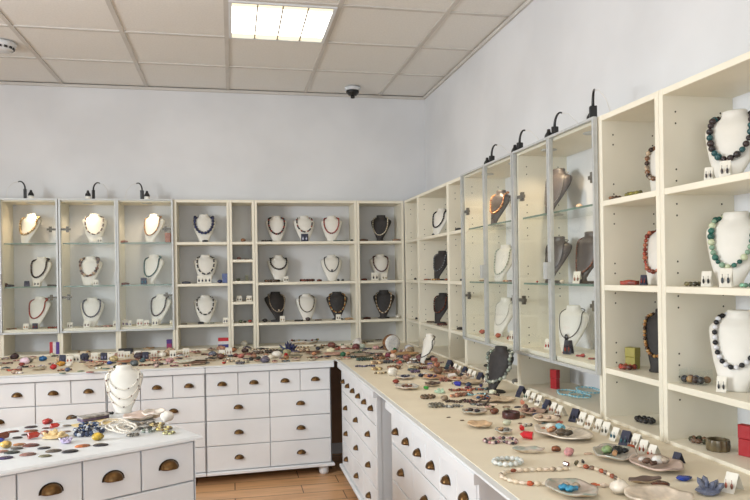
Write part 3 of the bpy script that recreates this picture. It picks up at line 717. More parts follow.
# goods on the shelves: (unit, row, u, kind, px width, colour, colour2)
SG = '''
G1 1 4 lump 6 90,52,44
G1 1 9.5 bar 8 46,34,34
G1 1 26.5 dcard 5 120,110,130
G1 1 36.5 card 6 60,60,60
G1 1 52 ring 10 66,54,52
G1 2 8 branch 13 188,112,64
G1 2 25 card 5 190,120,60
G1 2 34 dcard 5 150,60,52
G1 2 52.5 ring 11 150,64,50
G2 0 100 card 5 70,66,66
G2 1 95.5 card 5 150,140,120
G2 2 69 card 5 90,80,70
G2 2 86 card 6 120,90,80
G2 2 98 branch 9 210,180,150
G2 2 107 ring 9 190,140,130
G2 2 115 card 5 110,80,80
G3 0 124 bar 8 190,110,70
G3 0 168.5 tall 5 150,86,56
G3 1 125 bar 8 130,70,56
G3 1 143.5 dcard 6 60,130,150
G3 2 124 card 6 110,70,120
G3 2 128 card 5 60,60,110
G3 2 139 card 6 170,70,50
G3 2 145.5 card 5 150,50,50
G3 2 154 card 6 110,110,120
G3 2 171 card 4 190,170,140
A 0 205.5 bar 6 30,30,40
A 1 186 bar 9 52,50,66
A 1 200.5 card 7 40,42,64
A 1 207.5 card 7 40,42,64
A 1 219.5 lump 5 54,64,110
A 1 224.5 tall 5 90,104,150
A 2 183 ring 6 60,54,44
A 2 200 bar 6 30,30,36
A 2 210 branch 6 190,200,180
A 2 224.5 card 5 50,60,110
B 0 243.5 lump 5 150,100,70
B 1 239 lump 4 130,80,70
B 1 247 ring 5 130,90,70
B 2 238 lump 4 90,96,80
B 2 246.5 tall 3 110,110,90
B 3 238.5 card 5 90,70,60
B 3 248.5 card 5 110,80,60
B 4 239.5 lump 4 90,100,70
B 4 244 lump 3 60,70,60
B 4 249 lump 4 170,70,60
C 0 267 ring 11 46,36,34
C 0 305 dcard 7 200,200,220
C 0 341 branch 15 60,110,90
C 0 352 lump 3 50,70,60
C 1 272 ring 16 86,62,46
C 1 285.5 card 5 50,50,50
C 1 307 ring 16 104,50,40
C 1 319 bar 5 120,60,46
C 1 338 lump 3 60,60,60
C 1 342.5 lump 3 60,60,60
C 2 264 lump 5 50,44,40
C 2 274 bar 9 44,40,44
C 2 281.5 card 5 190,160,120
C 2 298 ring 9 44,36,34
C 2 307 lump 5 90,80,80
C 2 317.5 ring 7 120,90,70
C 2 337.5 card 5 60,50,50
C 2 348 bar 9 206,170,130
D 0 364 bar 9 110,70,44
D 0 397 bar 9 160,120,84
D 1 364 bar 6 110,44,34
D 1 374.5 card 7 80,70,70
D 1 384 card 6 190,180,150
D 2 366 bar 8 84,44,36
D 2 397 lump 5 220,214,200
R1 1 415 lump 3 60,60,60
R1 2 415.5 lump 3 70,70,70
R2 0 433.5 lump 3 40,40,40
R2 1 427 ring 8 200,96,44
R2 1 435.5 ring 10 226,160,96
R2 1 446 lump 3 200,120,90
R2 2 429.5 ring 9 130,100,72
R2 2 441 ring 12 110,52,42
R3 0 459 bar 8 40,38,40
R3 1 456.5 lump 3 40,40,36
R3 1 461 lump 3 40,40,36
R3 2 459.5 bar 9 50,44,40
K1 1 482 ring 7 220,150,90
K1 1 507 ring 10 222,150,110
K1 2 481 lump 6 190,84,60
K1 2 497 lump 6 200,96,70
K1 2 509.5 lump 8 190,80,60
K1 2 511.5 card 6 120,60,44
K2 0 580 lump 7 236,200,170
K2 1 537 lump 2.5 210,60,50
K2 1 562 lump 5 230,214,190
K2 1 577 card 7 170,110,90
K2 2 547 card 6 196,60,54
K2 2 567 dcard 8 190,70,60
K2 2 565 ring 9 196,60,50
K2 2 579 ring 10 196,70,60
K2 2 591 ring 9 180,60,50
K2 2 581.5 lump 5 190,60,54
S1 0 616 ring 13 130,90,60
S1 0 633 branch 20 160,150,60
S1 1 629 bar 20 176,66,46
S1 1 643.5 dcard 6 170,60,50
S1 2 631 tall 11 150,140,60
S1 2 626 ring 19 160,62,46
S2 0 710.5 card 8 70,60,60
S2 0 727 card 10 70,60,60
S2 1 692.5 ring 17 110,100,66
S2 1 706.5 card 9 40,40,40
S2 1 726 card 11 60,70,76
S2 1 748 ring 17 120,170,140
S2 2 720 card 9 40,44,50
'''
UNX = dict(UN); UNX.update({'B': 'narrow five-shelf column', 'R1': 'side-wall bay in the corner', 'R3': 'side-wall bay by glass doors'})
ROWB = ('topmost', 'second', 'third', 'fourth', 'lowest')
SHB = (1.52, 1.388, 1.228, 1.075, .915)
for ln in SG.strip().splitlines():
    un, row, u, kind, w, c = ln.split(); row = int(row); u = float(u); w = float(w); c = tuple(int(x) for x in c.split(','))
    rightw = un[0] in 'RKS'
    z = (SHB if un == 'B' else SH)[row] + .0006
    if rightw: p = onX(u, 260, (1.372 if row else 1.348) if kind != 'tall' else 1.4)
    else: p = onY(u, 260, 5.285)
    if un[0] == 'K': p = onX(u, 260, 1.395)
    loc = (p[0], p[1], z); W = real(w, loc); rz = -1.15 if rightw else rnd.uniform(-.25, .25)
    place = '%s shelf, %s' % ((ROWB if un == 'B' else ROW)[row], UNX[un])
    grp = 'small pieces on the shelves'
    cn = cname(c); sd = int(u * 7) + row
    if kind == 'lump': lump(loc, W / 2, W * .42, W * .36, c, 'small %s stone piece, %s' % (cn, place), seed=sd, group=grp)
    elif kind == 'bar':
        b = MB(); b.ell((0, 0, .0085), (W / 2, .012, .009), 10, 7, 0, .03, sd); b.plaque(-W * .46, W * .46, -.011, .011, 0, .014, .003, 0)
        tag(b.build('trinket_case', stone(c), None, loc, rz), 'flat %s trinket case, %s' % (cn, place), 'case', grp)
    elif kind == 'tall': box_item(loc, W, W * .8, W * 1.9, [c], 'upright %s box, %s' % (cn, place), rotz=rz, group=grp)
    elif kind in ('card', 'dcard'): card(loc, -.85 if rightw else rz * .5, W, W * (1.7 if rightw else 1.12), kind[0] == 'd', c, '%s card with %s earrings, %s' % ('dark' if kind[0] == 'd' else 'white', cn, place), 'earring cards on the shelves', .75 if rightw else .42)
    elif kind == 'ring': bracelet(loc, W / 2 * .85 if un[0] != 'S' else W / 2 * .8, W * (.085 if un[0] != 'S' else .14), [c, tuple(x * .7 for x in c), tuple(min(255, x * 1.25 + 10) for x in c)], '%s bead bracelet, %s' % (cn, place), 'bracelets on the shelves', sq=.75, rotz=rz)
    elif kind == 'branch':
        q = random.Random(sd); P = [(loc[0] + (0 if rightw else W * (k / 5 - .5)) + q.uniform(-.004, .004), loc[1] + (W * (.5 - k / 5) if rightw else 0) + q.uniform(-.012, .012)) for k in range(6)]
        strand(P, .0045 if un[0] != 'S' else .008, [c, tuple(x * .75 for x in c)], '%s bead string lying, %s' % (cn, place), z=z, group='bead strings on the shelves')
# clear box with beads, red boxes and other special pieces
p = onX(694, 260, 1.39); t = empty('clear_bead_box', (p[0], p[1], SH[2] + .0006), -1.1); tag(t, 'clear box filled with coloured beads on the bottom shelf of the end bay', 'box')
W = real(25, p); b = MB(); b.box(-W / 2, W / 2, -.03, .03, 0, .002); b.box(-W / 2, W / 2, -.03, -.0285, .002, .045); b.box(-W / 2, W / 2, .0285, .03, .002, .045); b.box(-W / 2, -W / 2 + .0015, -.0285, .0285, .002, .045); b.box(W / 2 - .0015, W / 2, -.0285, .0285, .002, .045); b.build('clear_walls', GLASS, t)
for k, c in enumerate(((40, 42, 50), (120, 60, 50), (190, 150, 100), (52, 70, 110), (70, 50, 44), (210, 200, 180), (60, 60, 60), (150, 110, 70))):
    o = link('bead', ball(stone(c)), t, (-W * .38 + W * .11 * k, (-.012, .01)[k % 2], .014)); o.scale = (.011, .011, .011)
def red_box(u, v, w, h, x, label, rz=-1.2):
    p = onX(u, 260, x); loc = (p[0], p[1], CT + .0125); box_item(loc, real(w, p) * .8, .022, real(h, p), [(168, 18, 26)], label, rotz=rz)
red_box(553, 379, 10, 19, 1.42, 'upright red box under the second glass cabinet')
red_box(497, 356, 7, 15, 1.42, 'upright red box under the first glass cabinet, behind the black bust')
red_box(746, 431, 22, 31, 1.42, 'bright red box on the floor of the large end bay')
p = onX(488, 366, 1.40); bx = lump((p[0], p[1], CT + .0125), .03, .02, .008, (70, 66, 56), 'flat dark olive piece beside the upright red box', seed=4)
p = onX(466, 357, 1.45); lump((p[0], p[1], CT + .0125), .016, .016, .022, (92, 60, 50), 'small brown round piece under the bay by the glass doors', seed=9)
p = onX(645, 421, 1.40); bracelet((p[0], p[1], CT + .0125), .036, .009, [BLK, (50, 48, 50)], 'black bead bracelet on the floor of the bay with amber beads', sq=.6, rotz=1.57)
p = onX(699, 445, 1.39); bracelet((p[0], p[1], CT + .0125), .026, .0085, [(120, 84, 60), (84, 84, 60), (150, 110, 84)], 'brown and green bead bracelet beside the carved bangle', sq=.7, rotz=1.57)
p = onX(718, 445, 1.385); bangle((p[0], p[1], CT + .0125), .032, .032, (112, 98, 70), 'carved ribbed brown-green bangle in the large end bay', ribs=1)
tq = [mat('turquoise_beads', (70, 166, 196), .3, rgb2=(150, 206, 216), scale=60)]
for k, (u, v, s_) in enumerate(((571, 394, .066), (589, 392, .062), (580, 398, .05))):
    p = onZ(u, v, CT + .012); Q = [(p[0] + s_ * .75 * math.cos(a) + rnd.uniform(-.006, .006), p[1] + s_ * 1.25 * math.sin(a) + rnd.uniform(-.006, .006)) for a in np.linspace(0, 2 * PI, 10, endpoint=False)]
    strand(Q, .0042, tq + [(190, 220, 222)], 'turquoise bead string coiled under the second glass cabinet', closed=True, z=CT + .0125 + k * .004, group='turquoise coils')
# back counter: boxes and pieces under the shelving
def bp(u, y): return onY(u, 260, y)
p = bp(53.5, 5.24); box_item((p[0], p[1], CT + .0125), real(9, p), .03, real(12, p), [(176, 36, 48), (226, 220, 222), (74, 44, 130)], 'red, white and purple striped box under the first glass cabinet')
p = bp(168, 5.24); box_item((p[0], p[1], CT + .0005), real(5, p), .03, real(12, p), [(96, 40, 110), (140, 44, 90), (70, 40, 120)], 'narrow purple upright box under the third glass cabinet', dirn='z')
p = bp(222.5, 5.28); box_item((p[0], p[1], CT + .0125), real(11, p), .04, real(9.5, p), [(44, 48, 120), (222, 218, 220), (190, 34, 44)], 'navy, white and red stacked-band box under the open unit', dirn='z')
p = bp(124.5, 5.2); box_item((p[0], p[1], CT + .0005), real(13, p), .05, real(5, p), [(42, 42, 46)], 'flat black box behind the island bust on the back counter')
# ---- counter goods: (u, v, kind, px width, colour, label, extra)
PLACED = []
def put(u, v, z=CT):
    p = onZ(u, v, z); return (float(p[0]), float(p[1]), z + .0006)
def goods(rows, z=CT, grp=None):
    for (u, v, kind, w, c, lab, *ex) in rows:
        loc = put(u, v, z); W = real(w, loc); PLACED.append((loc[0], loc[1], W * .45, z)); sd = int(u * 13 + v * 7); q = random.Random(sd); rz = q.uniform(-.5, .5)
        if kind == 'dish':
            k = ex[0] if ex else {}
            inner = PEARLG if c == 'g' else PEARLI if c == 'p' else mat('dish_%d_%d_%d' % c, c, .3, rgb2=tuple(x * .85 for x in c), scale=30)
            a = W / 2; bb = a * k.get('asp', 1.1); hh = k.get('h', .022) * .72
            shell_dish(loc, a, bb, hh, k.get('rz', rz), lab, inner, SHELLO if not k.get('out') else stone(k['out']), sd)
            for i, (dx, dy, cw, cc) in enumerate(k.get('fill', ())):
                cw *= 1.4 if cw < .021 else 1.1; l2 = (loc[0] + dx * a, loc[1] + dy * bb, loc[2] + hh * (.42 + .84 * (dx * dx + dy * dy) ** 1.1) + .0012)
                if i % 3 == 2: crystal_piece(l2, cw, cc, 'small %s gem lying in the %s' % (cname(cc), k['nm']))
                else: lump(l2, cw / 2, cw * .38, cw * .3, cc, 'small %s pebble in the %s' % (cname(cc), k['nm']), seed=i + sd, group='pieces in shell dishes')
        elif kind == 'cab': cabochon(loc, W / 2, W / 2 * .72, c, lab, q.uniform(-.3, .3), grp)
        elif kind == 'lump': lump(loc, W / 2, W * .4, W * (ex[0] if ex else .3), c, lab, seed=sd, rotz=rz, group=grp)
        elif kind == 'gem': crystal_piece(loc, W, c, lab)
        elif kind == 'clus': cluster(loc, W, W * (ex[0] if ex else .6), c, lab, seed=sd)
        elif kind == 'ring': bracelet(loc, W / 2 * .84, W * (.125 if z == CT else .085), [c, tuple(x * .72 for x in c), tuple(min(255, x * 1.3 + 12) for x in c)], lab, grp, sq=.8, rotz=rz)
        elif kind == 'bang': bangle(loc, W / 2, W * .36, c, lab, ribs=ex[0] if ex else 0)
        elif kind == 'card': card(loc, ex[0] if ex else rz * .5, W, W * 1.2, False, c, lab, grp)
        elif kind == 'dcard': card(loc, ex[0] if ex else rz * .5, W, W * 1.2, True, c, lab, grp)
        elif kind == 'str':
            n = 7; P = [(loc[0] + W * (k / (n - 1) - .5), loc[1] + W * .16 * math.sin(k * 1.7 + sd)) for k in range(n)]
            strand(P, .006, [c, tuple(x * .7 for x in c), tuple(min(255, x * 1.3) for x in c)], lab, z=z + .0005, group=grp)
def crystal_piece(loc, W, c, lab):
    b = MB(); r = W * .27; crystal(b, (-W * .42, 0, r * .95), (1, .1, .06), W * .9, r)
    tag(b.build('gem_crystal', mat('gem_%d_%d_%d' % tuple(c), c, .08, scale=70, coat=.5), None, loc, (int(loc[0] * 1e4) % 7) * .4), lab, 'crystal', 'cut crystals')
BC_ = 'on the back counter'; SC = 'on the side counter'
BRN, TAN, WHT, GRN, GRY, PNK, TEAL, CORAL = (120, 78, 54), (214, 182, 136), (240, 234, 222), (52, 92, 66), (140, 138, 132), (206, 160, 150), (60, 120, 130), (190, 90, 66)
goods([
 (-6, 366, 'dish', 16, 'p', 'pink-lined shell dish at the cut-off end of the back counter'),
 (14, 371, 'str', 14, CORAL, 'coral bead string near the front edge of the back counter'), (8, 357, 'str', 16, PNK, 'long pink bead string under the first glass cabinet'),
 (30, 356, 'str', 26, (210, 160, 130), 'long peach bead string in front of the striped box'), (22, 366, 'lump', 6, (150, 60, 52), 'small red-brown stone left of the blue stone'),
 (6, 364, 'str', 12, (170, 120, 110), 'dusky rose bead string %s' % BC_), (28, 363, 'lump', 9, GRY, 'pale grey stone cluster beside the blue stone'), (28, 367.5, 'str', 12, BLK, 'black bead string in front of the blue stone'),
 (43, 361, 'lump', 7.5, (46, 116, 180), 'bright blue stone in front of the striped box', .35), (39, 370, 'dish', 14, (196, 184, 160), 'small oval shell dish left of the red ball'),
 (53.6, 369.5, 'lump', 6.5, (196, 30, 32), 'round bright red stone on the back counter', .42), (62.5, 373.5, 'cab', 6.5, (90, 150, 130), 'flat green stone at the counter edge'),
 (66, 370.5, 'str', 10, (210, 150, 120), 'thin peach bead string beside the green stone'), (61, 366, 'lump', 8, (224, 160, 60), 'orange-yellow stone below the navy card'),
 (69, 367, 'lump', 7, WHT, 'white stone right of the orange-yellow stone'), (81, 371.5, 'cab', 7, (130, 150, 110), 'flat olive stone near the counter edge'), (90, 372.5, 'cab', 8, (196, 110, 110), 'flat pink stone near the counter edge'),
 (92, 366, 'dish', 18, (214, 184, 156), 'wide flat tan shell behind the pink stone'), (98, 363, 'str', 16, CORAL, 'coral bead string below the navy card'), (110, 364.5, 'lump', 6, (52, 80, 150), 'blue stone left of the island bust'),
 (106, 369, 'cab', 7, (80, 140, 130), 'flat teal stone left of the island bust'), (84, 354, 'ring', 12, (190, 150, 110), 'tan wicker-like bracelet under the second glass cabinet'),
 (128, 363, 'dish', 20, (170, 110, 80), 'flat brown dish behind the island bust', dict(asp=.85)), (120, 368, 'ring', 12, (60, 70, 50), 'dark green bracelet just behind the island bust'),
 (148.5, 350.5, 'dish', 11, (196, 160, 120), 'small tan bowl under the third glass cabinet', dict(h=.03, asp=.9)), (146, 366, 'str', 12, (130, 80, 60), 'brown bead string near the edge, right of the bust'),
 (158, 365.5, 'ring', 10, (80, 66, 58), 'dark bracelet right of the island bust'), (155, 361, 'str', 20, (206, 140, 120), 'salmon bead string %s' % BC_), (162, 357, 'lump', 8, WHT, 'white stone near the purple upright box'),
 (186, 363, 'dish', 18, (232, 232, 214), 'white oval shell under the open unit'), (199, 360, 'dish', 26, (236, 226, 208), 'large white shell in front of the stacked-band box'), (198, 364.5, 'dish', 17, (110, 74, 56), 'shallow brown dish at the front of the white shell'),
 (212, 361, 'dish', 12, (72, 64, 58), 'dark little bowl in front of the stacked-band box', dict(h=.028)), (210, 355, 'str', 16, (130, 80, 66), 'brown bead string in front of the stacked-band box'),
 (200, 350, 'str', 14, (70, 74, 96), 'dark bead string under the open unit'), (190, 350, 'str', 10, (90, 84, 84), 'grey bead string under the open unit'),
 (244, 347, 'lump', 8, WHT, 'white shell under the narrow column', .4), (233, 352, 'lump', 7, (196, 130, 90), 'orange-tan stone below the narrow column'), (232, 362, 'str', 14, (196, 176, 150), 'beige bead string below the narrow column'),
 (224, 364, 'lump', 4, (196, 60, 50), 'tiny red stone near the counter edge'), (241, 358, 'lump', 7, (196, 110, 100), 'pink stone below the narrow column'), (236, 357, 'lump', 6, (130, 60, 60), 'wine-red stone below the narrow column'),
 (251, 360.5, 'lump', 5.5, (40, 44, 46), 'black stone near the edge, below the narrow column'), (258.5, 359.5, 'lump', 5.5, (50, 60, 56), 'dark green-black stone near the counter edge'), (247, 355, 'ring', 10, (160, 120, 96), 'brown bracelet below the narrow column'),
 (258, 354, 'ring', 12, (120, 96, 80), 'brown bracelet under the wide unit'), (266, 357, 'lump', 6, (206, 160, 130), 'peach stone left of the white shell'), (272, 353, 'ring', 14, (76, 60, 46), 'dark brown bracelet left of the spiky blue piece'),
 (277, 358, 'lump', 11, WHT, 'white shell near the edge, under the wide unit', .32), (286, 357, 'lump', 4, (200, 30, 40), 'small bright red ball beside the white shell', .5), (289, 352, 'clus', 13, (48, 52, 96), 'spiky dark blue crystal cluster on the back counter', .75),
 (296, 358, 'dish', 13, (130, 124, 104), 'grey-green shell bowl under the wide unit', dict(h=.026)), (303, 352, 'ring', 14, (206, 170, 140), 'pale bracelet right of the spiky blue piece'), (300, 348, 'str', 18, (214, 176, 140), 'peach bead string under the wide unit'),
 (314, 354, 'dish', 17, (110, 70, 50), 'brown wooden bowl under the wide unit', dict(h=.022)), (318, 350, 'lump', 5, (60, 64, 80), 'slate stone in the brown wooden bowl'), (316, 358, 'str', 14, (110, 66, 60), 'maroon bead string at the counter edge'),
 (332, 355.5, 'dish', 18, (210, 160, 140), 'pink flat dish under the wide unit'), (334, 351, 'ring', 12, (180, 84, 70), 'red bracelet behind the pink flat dish'), (347, 353, 'dish', 24, (214, 196, 172), 'large oval plate near the corner'),
 (343, 356.5, 'lump', 6, (40, 110, 76), 'bright green stone near the corner', .4), (346, 351, 'ring', 12, (190, 110, 96), 'coral bracelet on the oval plate near the corner'), (352, 358, 'ring', 9, (60, 80, 80), 'dark teal bracelet near the corner'),
 (360, 356.5, 'dish', 19, (170, 150, 130), 'flat grey-pink dish near the corner'), (325, 346, 'str', 22, (150, 120, 90), 'long brown bead string at the back of the wide unit'), (343, 345, 'str', 16, (70, 130, 100), 'green bead string at the back of the wide unit'),
 (358, 347, 'lump', 10, (220, 214, 208), 'pale lumpy coral near the corner unit', .45), (366, 351, 'str', 14, (210, 190, 170), 'cream bead string near the corner unit'),
], CT, 'goods on the back counter')
p = put(305, 345); shell_dish(p, real(15, p), real(9, p), .035, 0, 'large pale basket-like shell tray under the wide unit', PEARLI, SHELLO, 5)
for k in range(7):
    a = -PI + PI * k / 6; l2 = (p[0] + real(13, p) * math.cos(a), p[1] + real(8, p) * math.sin(a), p[2] + .034)
    lump(l2, .009, .008, .007, ((150, 50, 46), (60, 76, 60), (210, 180, 120), (70, 60, 70))[k % 4], 'bead on the rim of the pale shell tray', 'rim_bead', 'bead', seed=k, group='beads round the pale shell tray')
for (u, v, dk, c) in ((62.7, 362, 1, (90, 96, 130)), (69.6, 363, 0, (196, 90, 60)), (76.8, 362, 0, (30, 30, 36)), (85, 360.5, 1, (110, 110, 130)), (94.5, 360, 0, (210, 180, 160)), (104, 360, 1, (150, 150, 190)), (111, 361, 0, (120, 110, 140)),
                      (121, 358, 0, (196, 150, 140)), (127, 358.5, 0, (206, 180, 130)), (137.5, 358, 0, (200, 170, 150)), (145.5, 359, 1, (120, 120, 140)), (154, 357.5, 0, (210, 170, 160)), (173, 357.5, 0, (60, 60, 60)), (186, 355.5, 0, (206, 190, 160)), (222, 357, 0, (226, 190, 40)), (229, 355, 0, (190, 160, 150))):
    loc = put(u, v); W = real(6.2, loc)
    card(loc, rnd.uniform(-.2, .2), W, W * 1.15, dk, c, '%s tent card with %s earrings on the back counter' % ('navy' if dk else 'white', cname(c)), 'earring cards on the back counter')
